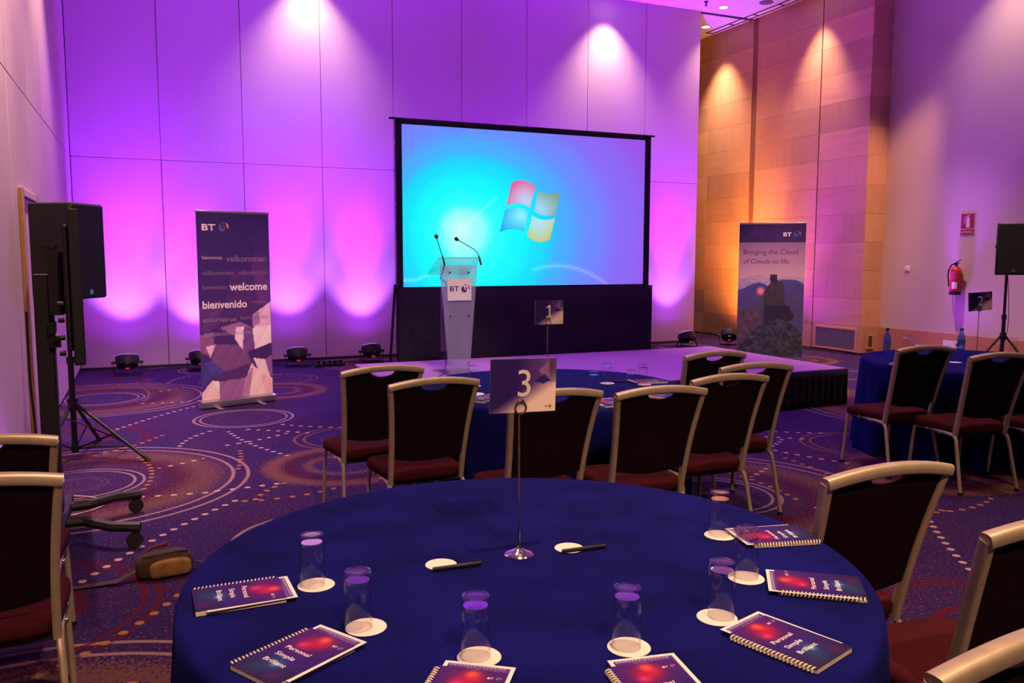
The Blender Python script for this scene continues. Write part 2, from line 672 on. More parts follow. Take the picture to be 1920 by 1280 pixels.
M_CARPET = carpet_material()
M_WOODV, M_WOODH = wood_material('maple_upright_grain', True), wood_material('maple_level_grain', False)
M_FABRIC = mat('wall_fabric', (0.66, 0.47, 0.52), 0.85, var=0.05, scale=180, bump=0.15, stretch=(1, 1, 0.4))
M_PLASTER = mat('wall_plaster', (0.60, 0.46, 0.42), 0.8, var=0.04, scale=60, bump=0.05)
M_CEIL = mat('ceiling_plaster', (0.84, 0.80, 0.77), 0.85, var=0.03, scale=30)
M_JOINT = mat('joint_shadow_gap', (0.10, 0.07, 0.06), 0.8)  # dark backing seen in the panel joints
M_DARK = mat('dark_baseboard', (0.03, 0.022, 0.025), 0.6)
M_BLACK = mat('black_plastic', (0.012, 0.011, 0.013), 0.55, var=0.2)
M_BLACKM = mat('black_metal', (0.016, 0.015, 0.018), 0.45, 0.3)
M_DRAPE = mat('black_drape', (0.010, 0.009, 0.012), 0.95, var=0.3, scale=8, stretch=(6, 6, 0.6))
M_WHITE = mat('white_paper', (0.80, 0.78, 0.74), 0.7, var=0.02)
M_WHITEP = mat('white_plastic', (0.75, 0.72, 0.68), 0.45, var=0.02)
M_CHROME = mat('chrome', (0.75, 0.72, 0.68), 0.12, 1.0, var=0.03)
M_ALU = mat('brushed_aluminium', (0.62, 0.58, 0.54), 0.35, 1.0, var=0.08, scale=60)
M_GOLD = mat('champagne_metal', (0.52, 0.42, 0.29), 0.40, 0.45, var=0.08, scale=30)
M_MAROON = mat('maroon_upholstery', (0.052, 0.0065, 0.012), 0.95, var=0.2, scale=120, bump=0.2, spec=0.1)
M_BACK = mat('dark_back_upholstery', (0.011, 0.0035, 0.005), 0.95, var=0.2, scale=120, bump=0.2, spec=0.1)
M_GRILLE = mat('grey_grille', (0.22, 0.20, 0.24), 0.5, 0.4)

# ------------------------------------------------------------------ room shell
XL, XR, XW, YB, YC, ZC = -0.88, 11.084, 10.659, 12.974, 10.112, 6.05
YF, YE = -6.0, 15.6

o = MB().bb(XL - 0.2, XR + 0.3, YF, YE, -0.12, 0.0).build('floor', M_CARPET)
struct(o, 'purple patterned carpet with swirling rings and dotted lines', 'floor')
o = MB().bb(XL - 0.2, XR + 0.3, YF, YE, ZC, ZC + 0.12).build('ceiling', M_CEIL)
struct(o, 'pale plaster ceiling washed with violet light', 'ceiling')

# back partition: slab with panels proud of it
o = MB().bb(XL, 9.449, YB + 0.03, YB + 0.13, 0.0, ZC - 0.002).build('wall_back', M_JOINT)
struct(o, 'cream fabric partition wall washed with violet light', 'wall')
cols = [-0.877, 0.267, 1.385, 2.537, 3.662, 4.805, 5.96, 7.12, 8.29, 9.455]
for a, c in zip(cols, cols[1:]):
    for z0, z1 in ((0.035, 2.949), (2.957, ZC - 0.004)):
        MB().bb(a + 0.004, c - 0.004, YB, YB + 0.03, z0, z1).build('panel', M_FABRIC, o, bevel=0.003)
o = MB().bb(XL + 0.02, 9.44, YB - 0.004, YB + 0.02, 0.0, 0.034).build('baseboard_back', M_DARK)
struct(o, 'thin dark baseboard under the cream partition wall', 'baseboard')

# left partition with the same panelling and a door
o = MB().bb(XL - 0.14, XL - 0.03, YF, YE, 0.0, ZC - 0.002).build('wall_left', M_JOINT)
struct(o, 'cream fabric partition wall along the left side', 'wall')
ys = [YB - 0.006 - 1.15 * k for k in range(17)]
for y1, y0 in zip(ys, ys[1:]):
    for z0, z1 in ((0.035, 2.949), (2.957, ZC - 0.004)):
        MB().bb(XL - 0.03, XL, max(y0, YF) + 0.004, y1 - 0.004, z0, z1).build('panel', M_FABRIC, o, bevel=0.003)
o = MB().bb(XL + 0.001, XL + 0.014, 7.60, 8.46, 0.03, 2.06).build('door_1', M_FABRIC, bevel=0.003)
struct(o, 'cream pass door in the left partition behind the loudspeaker', 'door')
M_OCHRE = mat('ochre_door_wood', (0.42, 0.22, 0.06), 0.5, var=0.12, scale=8, stretch=(6, 6, 0.5))
MB().bb(XL + 0.001, XL + 0.035, 7.50, 7.59, 0.0, 2.13).build('jamb', M_OCHRE, o, bevel=0.004)
MB().bb(XL + 0.001, XL + 0.035, 8.47, 8.56, 0.0, 2.13).build('jamb', M_OCHRE, o, bevel=0.004)
MB().bb(XL + 0.001, XL + 0.030, 7.59, 8.47, 2.07, 2.13).build('lintel', M_FABRIC, o, bevel=0.004)
MB().cyl((XL + 0.014, 8.36, 1.02), (XL + 0.07, 8.36, 1.02), 0.012).build('handle', M_CHROME, o)

# wood-clad corner block
o = MB().bb(XW + 0.02, XR + 0.1, YC + 0.02, YE, 0.0, ZC - 0.002).build('wall_corner', M_JOINT)
struct(o, 'maple panelled corner wall beside the stage', 'wall')
zrow = [0.455 + 0.4625 * k for k in range(12)]
zr = [0.03] + zrow + [ZC - 0.004]
ysec = [(YC, 11.185), (11.205, 12.835), (12.975, 14.30), (14.31, YE - 0.02)]
for si, (y0, y1) in enumerate(ysec):
    for k in range(len(zr) - 1):
        vert = (k + si) % 2 == 0
        MB().bb(XW, XW + 0.022, y0 + 0.0015, y1 - 0.0015, zr[k] + 0.0015, zr[k + 1] - 0.0015).build(
            'panel', M_WOODV if vert else M_WOODH, o, bevel=0.001)
for k in range(len(zr) - 1):
    MB().bb(XW + 0.023, XR, YC, YC + 0.022, zr[k] + 0.0015, zr[k + 1] - 0.0015).build('panel', M_WOODV, o, bevel=0.001)
MB().bb(XW + 0.008, XW + 0.022, 12.84, 12.97, 0.03, ZC - 0.004).build('post', mat('dark_post', (0.22, 0.09, 0.05), 0.5), o)
MB().bb(XW - 0.002, XW + 0.022, YC + 0.02, YE - 0.02, 0.0, 0.028).build('skirting', M_DARK, o)

# wall vents
def vent(name, loc, rz, w, h, slats, label, frame_m, slat_m):
    t = thing(name, label, 'vent', loc, rz)
    fw = 0.03
    f = MB()
    f.bb(-w / 2, w / 2, -0.014, 0, 0, fw).bb(-w / 2, w / 2, -0.014, 0, h - fw, h)
    f.bb(-w / 2, -w / 2 + fw, -0.014, 0, fw, h - fw).bb(w / 2 - fw, w / 2, -0.014, 0, fw, h - fw)
    f.build('frame', frame_m, t, sharp=None)
    MB().bb(-w / 2 + fw, w / 2 - fw, -0.004, 0, fw, h - fw).build('backing', M_BLACK, t)
    for i in range(slats):
        x = -w / 2 + fw + (w - 2 * fw) * (i + 0.5) / slats
        MB().box((x, -0.008, h / 2), ((w - 2 * fw) / slats * 0.62, 0.004, h - 2 * fw), rz=0.25).build('slat', slat_m, t, sharp=None)
    return t
vent('wall_vent', (XW - 0.001, 10.65, 0.045), -PI / 2, 0.94, 0.385, 36,
     'wide grey ventilation grille low in the maple panelling', M_WOODH, M_GRILLE)
vent('wall_vent', (10.875, YC - 0.001, 0.10), 0.0, 0.15, 0.24, 7,
     'small brown ventilation grille on the narrow maple return', M_WOODV, mat('brown_grille', (0.16, 0.07, 0.03), 0.5))

# right plaster wall with wood base band
o = MB().bb(XR, XR + 0.14, YF, YC + 0.02, 0.0, ZC - 0.002).build('wall_right', M_PLASTER)
struct(o, 'plain plaster wall on the right, warm lit from above', 'wall')
o = MB().bb(XR - 0.012, XR, YF, YC - 0.001, 0.0, 0.455).build('trim_1', mat('base_band', (0.50, 0.22, 0.11), 0.5, var=0.06, scale=5), bevel=0.003)
struct(o, 'orange-brown base band along the right plaster wall', 'trim')
# unseen ends of the room
o = MB().bb(XL - 0.14, XR + 0.14, YF - 0.1, YF, 0.0, ZC).build('wall_front', M_FABRIC)
struct(o, 'cream wall behind the viewer', 'wall')
o = MB().bb(9.449, XR + 0.14, YE, YE + 0.1, 0.0, ZC).build('wall_recess', M_FABRIC)
struct(o, 'cream end wall of the recess beyond the partition', 'wall')

# ceiling details
o = MB().bb(9.457, XW - 0.002, YB + 0.02, YB + 0.10, ZC - 0.012, ZC - 0.001).build('trim_2', M_DARK)
struct(o, 'dark partition track continuing across the ceiling to the maple wall', 'trim')
t = thing('slot_diffuser', 'long dark-edged slot diffuser in the ceiling along the maple wall', 'vent', (10.5, 12.2, ZC))
M_SLOT = mat('slot_edge', (0.06, 0.045, 0.06), 0.6)
MB().bb(-0.075, -0.055, -2.2, 1.95, -0.014, -0.001).bb(0.075, 0.095, -2.2, 1.95, -0.014, -0.001).build('edge', M_SLOT, t, sharp=None)
for k in range(7):
    y = 1.94 - 0.69 * k
    MB().bb(-0.055, 0.075, y - 0.02, y, -0.014, -0.001).build('crossbar', M_SLOT, t, sharp=None)
t = thing('sprinkler', 'small dark sprinkler head hanging from the ceiling', 'sprinkler', (9.186, 12.47, ZC))
MB().cyl((0, 0, -0.001), (0, 0, -0.07), 0.012).build('stem', M_BLACKM, t)
MB().lathe([(0.035, -0.012), (0.04, -0.001)], 14).build('rose', M_BLACKM, t)
MB().lathe([(0.001, -0.075), (0.03, -0.073), (0.03, -0.069), (0.001, -0.067)], 14).build('deflector', M_BLACKM, t)
t = thing('ceiling_speaker', 'round dark ceiling grille near the slot diffuser', 'speaker', (10.17, 12.067, ZC))
MB().lathe([(0.12, -0.001), (0.12, -0.012), (0.10, -0.016), (0.001, -0.016)][::-1], 24).build('grille', M_GRILLE, t)

# ------------------------------------------------------------------ downlights
M_LAMP = emit('downlight_glow', (1.0, 0.86, 0.72), 14.0)
def downlight(x, y, label, power, col, angle=80, blend=0.7, aim=None, group=None, on=True):
    t = thing('ceiling_downlight', label, 'downlight', (x, y, ZC), 0.0, group)
    MB().lathe([(0.075, -0.001), (0.075, -0.010), (0.095, -0.010), (0.100, -0.001)], 24).build('trim_ring', M_WHITEP, t)
    MB().lathe([(0.001, -0.004), (0.074, -0.004), (0.074, -0.001)], 24).build('lens', M_LAMP if on else M_WHITEP, t)
    if on:
        lamp('downlight_lamp', 'SPOT', (x, y, ZC - 0.02), aim or (x, y, 0), power, col, 0.05, angle, blend, t)
    return t
downlight(9.67, 12.61, 'glowing recessed downlight in the ceiling beside the partition end', P_BACK * 0.6, WASH, 84, 1.0)
downlight(10.16, 13.79, 'glowing recessed downlight in the far recess by the maple wall', P_WOOD * 3.0, WASH, 74, 1.0, aim=(10.55, 13.9, 0))
OUT = 'recessed downlights outside the picture'
OL = 'round recessed ceiling downlight above the picture'
for x in (2.36, 7.45):
    downlight(x, 12.61, OL, P_BACK * 1.3, WASH, 86, 0.9, group=OUT)
downlight(10.28, 11.2, OL, P_WOOD * 1.8, WASH, 66, 0.9, aim=(10.50, 11.2, 0), group=OUT)
downlight(10.15, 8.3, OL, P_WOOD * 3.4, (1.0, 0.52, 0.22), 30, 1.0, aim=(10.84, 10.11, 2.2), group=OUT)  # unseen lamp added to warm the maple return
downlight(10.55, 8.0, OL, P_RIGHT * 1.2, WASH, 92, 0.9, group=OUT)
for y, k in ((6.4, 0.9), (7.7, 0.7), (9.6, 0.6)):
    downlight(-0.40, y, OL, P_LEFT * k, (1.0, 0.64, 0.50), 62, 1.0, aim=(-0.88, y, 1.0), group=OUT)
for x, y, k in ((1.1, 1.3, 1.0), (3.6, 1.2, 0.8), (6.2, 1.2, 0.5), (1.1, 4.2, 0.45), (3.6, 4.2, 0.5), (6.2, 3.6, 0.45)):
    downlight(x, y, OL, P_ROOM * k, WARM, 66, 1.0, group=OUT)
downlight(0.8, -2.6, OL, P_ROOM * 1.8, WARM, 60, 1.0, aim=(1.1, 2.6, 0.8), group=OUT)  # unseen lamp added behind the camera to brighten cards and page edges
for x, y, k in ((9.3, 6.2, 0.8), (9.3, 8.8, 0.8)):
    downlight(x, y, OL, P_SIDE * k, WARM, 66, 1.0, group=OUT)  # both added out of view to light the base band and extinguisher
for x, y, k, c, a in ((1.6, 3.2, 1.0, 24, (0.9, 9.3, 0.9)), (5.4, 4.2, 1.1, 20, (7.83, 8.98, 0.9)), (2.2, 3.0, 0.5, 16, (2.9, 7.95, 1.1))):
    downlight(x, y, OL, P_SPOT * k, (1.0, 0.66, 0.50), c, 1.0, aim=a, group=OUT)  # added out of view as front light for banners and lectern
# unseen violet floods, added to tint the stage and floor
for x, y in ((3.2, 7.4), (5.9, 7.4), (0.6, 10.4)):
    downlight(x, y, 'violet recessed stage flood in the ceiling above the picture', P_FLOOD, (0.42, 0.06, 1.0), 84, 1.0, group='violet stage floods outside the picture')
# ------------------------------------------------------------------ banquet chair
def build_chair(label, group):
    t = thing('banquet_chair', label, 'chair', group=group)
    def lean(z):                       # depth of the back at height z
        k = (z - 0.40) / 0.54
        return -0.185 - 0.105 * k - 0.035 * k * k
    def halfw(z):                      # half width of the back frame at height z
        k = max(0.0, (z - 0.40) / 0.54)
        return 0.202 + 0.004 * k + 0.034 * k ** 2.2
    # uprights
    for sx in (-1, 1):
        zs = [0.385, 0.44, 0.52, 0.60, 0.68, 0.76, 0.84, 0.90, 0.928]
        MB().tube([(sx * halfw(z), lean(z), z) for z in zs], 0.0138, 16, 0.018, up=(0, 1, 0), sq=0.55).build('upright', M_GOLD, t)
    # arched top rail
    pts = []
    for i in range(15):
        u = -1 + 2 * i / 14
        z = 0.956 - 0.028 * u * u
        pts.append((u * 0.248, lean(0.94) - 0.012 * (1 - u * u), z))
    MB().tube(pts, 0.0200, 16, 0.0195, up=(0, 0, 1), sq=0.55).build('top_rail', M_GOLD, t)
    # padded back with a hand-hold scooped out of its top edge
    nx, nz = 28, 9
    def top(x):
        u = x / 0.225
        z = 0.944 - 0.028 * u * u
        if abs(x) < 0.070:
            z -= 0.006 + 0.036 * math.sqrt(max(0.0, 1 - (x / 0.070) ** 2))
        return z
    def bot(x):
        u = x / 0.2
        return 0.505 + 0.028 * u * u
    vs, fs = [], []
    for side in (1, -1):
        for j in range(nz + 1):
            for i in range(nx + 1):
                u = -1 + 2 * i / nx
                x = u * (halfw(0.52) - 0.004)
                z = bot(x) + (top(x) - bot(x)) * j / nz
                xx = u * (halfw(z) - 0.004)
                edge = min(1.0, (1 - abs(u)) * 9, (j + 0.4) * 1.2, (nz - j + 0.4) * 1.2)
                puff = (0.016 if side > 0 else 0.010) * (0.35 + 0.65 * edge)
                vs.append((xx, lean(z) + side * puff, z))
    W = nx + 1
    K = W * (nz + 1)
    for j in range(nz):
        for i in range(nx):
            a = j * W + i
            fs.append((a + 1, a, a + W, a + W + 1))
            fs.append((K + a, K + a + 1, K + a + W + 1, K + a + W))
    for j in range(nz):
        a = j * W
        fs.append((a, K + a, K + a + W, a + W))
        a = j * W + nx
        fs.append((K + a, a, a + W, K + a + W))
    for i in range(nx):
        fs.append((i, i + 1, K + i + 1, K + i))
        a = nz * W + i
        fs.append((a + 1, a, K + a, K + a + 1))
    MB().add(vs, fs).build('backrest', M_BACK, t, sharp=50)
    # seat cushion: stacked rounded outlines
    def outline(ins, n=40):
        P = []
        for k in range(n):
            a = 2 * PI * k / n
            ca, sa = math.cos(a), math.sin(a)
            e = 0.30
            x = math.copysign(abs(ca) ** e, ca)
            y = math.copysign(abs(sa) ** e, sa)
            w = 0.215 + 0.012 * y
            P.append((x * (w - ins), y * (0.208 - ins) + 0.012))
        return P
    b = MB()
    rings = [(0.0, 0.398), (-0.008, 0.412), (-0.010, 0.438), (-0.004, 0.456), (0.015, 0.468), (0.06, 0.474), (0.13, 0.477)]
    vs, fs = [], []
    n = 40
    for ins, z in rings:
        vs += [(x, y, z - 0.010 * max(0, y / 0.21) ** 3) for x, y in outline(ins)]
    for i in range(len(rings) - 1):
        for k in range(n):
            fs.append((i * n + k, i * n + (k + 1) % n, (i + 1) * n + (k + 1) % n, (i + 1) * n + k))
    fs.append(tuple(range(n))[::-1])
    fs.append(tuple((len(rings) - 1) * n + k for k in range(n)))
    b.add(vs, fs).build('seat', M_MAROON, t, sharp=60)
    MB().bb(-0.19, 0.19, -0.17, 0.20, 0.372, 0.399).build('seat_pan', M_BLACK, t)
    # side rails, legs, link brackets, glides
    for sx in (-1, 1):
        x0, x1 = sx * 0.208, sx * 0.205
        MB().tube([(x0, -0.175, 0.388), (x0, -0.10, 0.392), (x1, 0.10, 0.398), (x1, 0.165, 0.398)], 0.0115, 10, 0.0135).build('seat_rail', M_GOLD, t)
        MB().tube([(x0, -0.150, 0.3885), (x0, -0.180, 0.386), (x0 + sx * 0.002, -0.203, 0.366), (x0 + sx * 0.006, -0.218, 0.32), (x0 + sx * 0.022, -0.290, 0.012)],
                  0.0115, 10, 0.0135, up=(0, 1, 0.2)).build('leg', M_GOLD, t)
        MB().tube([(x1, 0.15, 0.398), (x1, 0.180, 0.394), (x1 + sx * 0.002, 0.200, 0.376), (x1 + sx * 0.004, 0.207, 0.33), (x1 + sx * 0.012, 0.235, 0.012)],
                  0.0115, 10, 0.0135, up=(0, 1, -0.1)).build('leg', M_GOLD, t)
        MB().box((x0 + sx * 0.014, -0.06, 0.388), (0.012, 0.030, 0.020)).build('link_bracket', M_ALU, t, bevel=0.003)
        MB().box((x1 + sx * 0.014, 0.06, 0.393), (0.012, 0.026, 0.018)).build('link_bracket', M_ALU, t, bevel=0.003)
        MB().cyl((x0 + sx * 0.022, -0.291, 0.0), (x0 + sx * 0.022, -0.290, 0.020), 0.016, 12).build('glide', M_BLACK, t)
        MB().cyl((x1 + sx * 0.012, 0.236, 0.0), (x1 + sx * 0.012, 0.235, 0.020), 0.016, 12).build('glide', M_BLACK, t)
    MB().tube([(-0.205, 0.165, 0.385), (0.205, 0.165, 0.385)], 0.010, 8).build('crossbar', M_GOLD, t)
    return t

# (top-rail middle x, y, turn in degrees, label, group)
G1, G2, G3 = 'chairs around table one', 'chairs around table two', 'chairs around table three'
CH = [
    (1.242, 4.690, 4, 'leftmost banquet chair at table one, its left legs in full view', G1),
    (1.362, 4.105, 2, 'second banquet chair from the left at table one, overlapping its left neighbour', G1),
    (1.779, 3.520, 1, 'banquet chair behind the number 3 sign at table one', G1),
    (2.296, 3.400, -4, 'nearest banquet chair at table one, right of the number 3 sign', G1),
    (2.880, 3.615, -1, 'banquet chair at table one with a notebook glimpsed through its hand-hold, third from right', G1),
    (3.338, 3.946, -6, 'rightmost banquet chair at table one, its rear leg standing on the orange carpet ring', G1),
    (3.490, 4.542, 1, 'farthest banquet chair at table one, its back against the violet stage', G1),
    (5.115, 4.250, -6, 'left banquet chair at table two beside the dark stage corner', G2),
    (5.200, 3.730, -10, 'right banquet chair at table two with four legs in view', G2),
    (5.770, 3.520, -10, 'banquet chair cut by the right picture edge at table two', G2),
    (2.070, 1.825, -2, 'banquet chair at table three right of the notebooks, its full back in view', G3),
    (2.055, 1.285, -5, 'banquet chair at table three cut by the right picture edge, between two others', G3),
    (1.360, 0.892, 4, 'nearest banquet chair, only its top rail showing in the bottom right corner', G3),
    (-0.500, 2.779, 2, 'nearer banquet chair at the left picture edge', G3),
    (-0.565, 3.396, 0, 'farther banquet chair at the left picture edge below the display trolley', G3),
]
FOOT = []
chair0 = None
for x, y, a, lab, grp in CH:
    a = math.radians(a)
    ox, oy = x - math.sin(a) * 0.325, y + math.cos(a) * 0.325
    FOOT.append((ox, oy, a))
    if chair0 is None:
        chair0 = build_chair(lab, grp)
        chair0.location = (ox, oy, 0)
        chair0.rotation_euler = (0, 0, a)
    else:
        dup(chair0, lab, (ox, oy, 0), a, grp)

# ------------------------------------------------------------------ round tables under blue cloths
TZ = 0.76
M_CLOTH = mat('blue_tablecloth', (0.0038, 0.0042, 0.105), 0.9, var=0.35, scale=5, bump=0.1, sheen=0.06, detail=6, spec=0.1)
M_PLY = mat('table_plywood', (0.30, 0.19, 0.10), 0.6, var=0.2, scale=6)

def table(cx, cy, R, tl, cl, seed):
    t = thing('round_table', tl, 'table', (cx, cy, 0))
    MB().lathe([(0.001, 0.715), (R - 0.03, 0.715), (R - 0.02, 0.725), (R - 0.02, 0.745), (R - 0.03, 0.752), (0.001, 0.752)], 64).build('tabletop', M_PLY, t)
    for k in range(4):
        a = PI / 4 + k * PI / 2
        MB().cyl((0.38 * math.cos(a), 0.38 * math.sin(a), 0), (0.38 * math.cos(a), 0.38 * math.sin(a), 0.715), 0.014, 10).build('leg', M_BLACKM, t)
    rnd = random.Random(seed)
    n = 240
    ph = [rnd.uniform(0, 6.28) for _ in range(6)]
    prof = [(0.0, 'top'), (0.25, 'top'), (0.5, 'top'), (0.7, 'top'), (0.85, 'top'), (0.95, 'top')]
    rows = [[(k * R, TZ)] * n for k, _ in prof]
    rows.append([(R - 0.014, TZ - 0.0005)] * n)
    rows.append([(R - 0.004, TZ - 0.004)] * n)
    rows.append([(R + 0.002, TZ - 0.014)] * n)
    zs = [0.72, 0.68, 0.62, 0.55, 0.48, 0.40, 0.32, 0.24, 0.16, 0.08, 0.012]
    for z in zs:
        row = []
        d = (TZ - z) / TZ
        for k in range(n):
            a = 2 * PI * k / n
            f = 0.55 * math.sin(15 * a + ph[0] + 1.2 * math.sin(3 * a + ph[1])) + 0.30 * math.sin(23 * a + ph[2]) + 0.15 * math.sin(7 * a + ph[3])
            r = R + 0.004 + 0.030 * d + 0.048 * d ** 0.8 * f
            # the hanging cloth is pressed in by chair seats pushed against it
            if z < 0.60:
                enter = 9.0
                for fx, fy, fa in FOOT:
                    if (fx - cx) ** 2 + (fy - cy) ** 2 > 1.6 ** 2:
                        continue
                    c_, s_ = math.cos(-fa), math.sin(-fa)
                    rr = 0.40
                    while rr < 1.05:
                        px, py = cx + rr * math.cos(a) - fx, cy + rr * math.sin(a) - fy
                        lx, ly = px * c_ - py * s_, px * s_ + py * c_
                        if abs(lx) < 0.262 and -0.33 < ly < 0.262:
                            enter = min(enter, rr)
                            break
                        rr += 0.01
                lim = enter - 0.012
                if z > 0.50:
                    lim += (z - 0.50) * 2.2
                r = min(r, lim)
            row.append((r, z))
        # soften along the rim so a pressed-in patch has no step
        rs = [q[0] for q in row]
        row = [(min(rs[k], (rs[k - 1] + rs[k] * 2 + rs[(k + 1) % n]) / 4), z) for k in range(n)]
        rows.append(row)
    vs, fs = [], []
    for j, row in enumerate(rows):
        for k in range(n):
            a = 2 * PI * k / n
            r, z = row[k]
            vs.append((r * math.cos(a), r * math.sin(a), z))
    for j in range(len(rows) - 1):
        for k in range(n):
            q = (j * n + k, j * n + (k + 1) % n, (j + 1) * n + (k + 1) % n, (j + 1) * n + k)
            if j == 0:
                fs.append((n + k, n + (k + 1) % n, len(rows) * n))
            else:
                fs.append(q[::-1])
    vs.append((0, 0, TZ))
    o = MB().add(vs, fs).build('tablecloth', M_CLOTH, None, sharp=None)
    o.data.shade_smooth()
    o.location = (cx, cy, 0)
    tag(o, cl, 'tablecloth', 'floor-length blue tablecloths')
    return t
T3, T1, T2 = (0.9335, 2.017, 0.903), (2.385, 4.800, 0.880), (6.200, 4.650, 0.880)
table(*T3, 'round banquet table number three in the foreground', 'deep blue cloth over the big foreground table with the number 3 sign', 3)
table(*T1, 'round banquet table number one in front of the stage', 'deep blue cloth over the middle table with the number 1 sign', 1)
table(*T2, 'round banquet table number two by the right wall', 'deep blue cloth over the right table with the number 2 sign', 2)

# ------------------------------------------------------------------ stage
SX0, SX1, SY0, SY1, SZ = 2.10, 6.95, 6.75, 9.15, 0.40
t = thing('stage_platform', 'low stage platform with pale carpeted top and black pleated skirt', 'stage', (0, 0, 0))
M_STAGE = mat('stage_carpet', (0.46, 0.23, 0.40), 0.95, var=0.10, scale=150, bump=0.2)
nxs, nys = 4, 2
for i in range(nxs):
    for j in range(nys):
        x0, x1 = SX0 + (SX1 - SX0) * i / nxs, SX0 + (SX1 - SX0) * (i + 1) / nxs
        y0, y1 = SY0 + (SY1 - SY0) * j / nys, SY0 + (SY1 - SY0) * (j + 1) / nys
        MB().bb(x0 + 0.001, x1 - 0.001, y0 + 0.001, y1 - 0.001, SZ - 0.05, SZ).build('deck', M_STAGE, t, sharp=None)
for i in range(nxs + 1):
    for j in range(nys + 1):
        x = min(max(SX0 + (SX1 - SX0) * i / nxs, SX0 + 0.06), SX1 - 0.06)
        y = min(max(SY0 + (SY1 - SY0) * j / nys, SY0 + 0.06), SY1 - 0.06)
        MB().cyl((x, y, 0), (x, y, SZ - 0.05), 0.024, 8).build('leg', M_ALU, t)
def pleats(x0, y0, x1, y1, z0, z1, amp=0.012, wl=0.09, n_=None, taper=1.0, th=0.004):
    L_ = math.hypot(x1 - x0, y1 - y0)
    n_ = n_ or int(L_ / wl * 8)
    nx_, ny_ = -(y1 - y0) / L_, (x1 - x0) / L_
    vs, fs = [], []
    rows = 5
    for j in range(rows + 1):
        z = z1 + (z0 - z1) * j / rows
        for i in range(n_ + 1):
            s = i / n_
            a = amp * (0.25 + 0.75 * j / rows * taper) * (math.sin(2 * PI * s * L_ / wl) + 0.5 * math.sin(2 * PI * s * L_ / (wl * 2.7) + 1.3))
            vs.append((x0 + (x1 - x0) * s + nx_ * a, y0 + (y1 - y0) * s + ny_ * a, z))
    W = n_ + 1
    for j in range(rows):
        for i in range(n_):
            a = j * W + i
            fs.append((a, a + 1, a + W + 1, a + W))
    return MB().add(vs, fs)
def drape(name, parent, *a, **k):
    o = pleats(*a, **k).build(name, M_DRAPE, parent, sharp=None)
    o.data.shade_smooth()
    m = o.modifiers.new('thickness', 'SOLIDIFY')
    m.thickness = 0.004
    m.offset = 0
    return o
drape('skirt', t, SX0, SY0 - 0.012, SX1, SY0 - 0.012, 0.01, SZ - 0.012)
drape('skirt', t, SX1 + 0.012, SY0, SX1 + 0.012, SY1, 0.01, SZ - 0.012)
drape('skirt', t, SX0 - 0.012, SY1, SX0 - 0.012, SY0, 0.01, SZ - 0.012)

# ------------------------------------------------------------------ projection screen
YS = 9.22
t = thing('projection_screen', 'large rear projection screen in a black frame showing a desktop picture', 'screen', (0, 0, 0))
ix0, ix1, iz0, iz1 = 2.690, 5.895, 1.251, 3.075
def ramp(stops, x):
    if x <= stops[0][0]:
        return stops[0][1]
    for (a, ca), (b_, cb) in zip(stops, stops[1:]):
        if x <= b_:
            k = (x - a) / (b_ - a)
            k = k * k * (3 - 2 * k)
            return tuple(p + (q - p) * k for p, q in zip(ca, cb))
    return stops[-1][1]
ST = [(0.0, (205, 255, 250)), (0.08, (150, 255, 252)), (0.15, (40, 252, 255)), (0.24, (0, 248, 255)), (0.33, (10, 222, 255)), (0.42, (70, 175, 255)), (0.54, (108, 138, 255)),
      (0.70, (140, 105, 246)), (0.88, (155, 85, 230)), (1.1, (150, 78, 216))]
def scr(u, v):
    x, y = (u - 0.215) * 1.757, v - 0.36
    d = math.hypot(x * (0.62 if x > 0 else 0.80), y * (0.86 if y > 0 else 0.55))
    # brighter lobe leaning up to the right, as in the picture's light ray
    a = math.atan2(y, x)
    d *= 1.0 - 0.10 * math.cos(a - 0.5)
    c = ramp(ST, d)
    # thin sweeping light lines of the wallpaper
    def glow(val, w, s):
        return s * math.exp(-(val / w) ** 2)
    l1 = glow(v - (0.045 + 0.33 * max(0.0, u - 0.05) ** 0.8 * (1 if u < 0.28 else 0)), 0.008, 0.45 if u < 0.24 else 0.0)
    l2 = glow(v - (0.13 - 2.6 * (u - 0.61) ** 2), 0.010, 0.30 if 0.5 < u < 0.84 else 0.0)
    l3 = glow(v - (0.36 + 1.55 * (u - 0.22)), 0.010, 0.28 if 0.24 < u < 0.36 else 0.0)
    k = min(1.0, l1 + l2 + l3)
    c = tuple(q + (255 - q) * k for q in c)
    return lin(c)
me = picture_mesh('image_surface', ix1 - ix0, iz1 - iz0, 128, 72, scr)
surf = link('image_surface', me, attr_mat('projected_picture', 0.8, 1.0), t)
surf.location = ((ix0 + ix1) / 2, YS - 0.012, iz0)
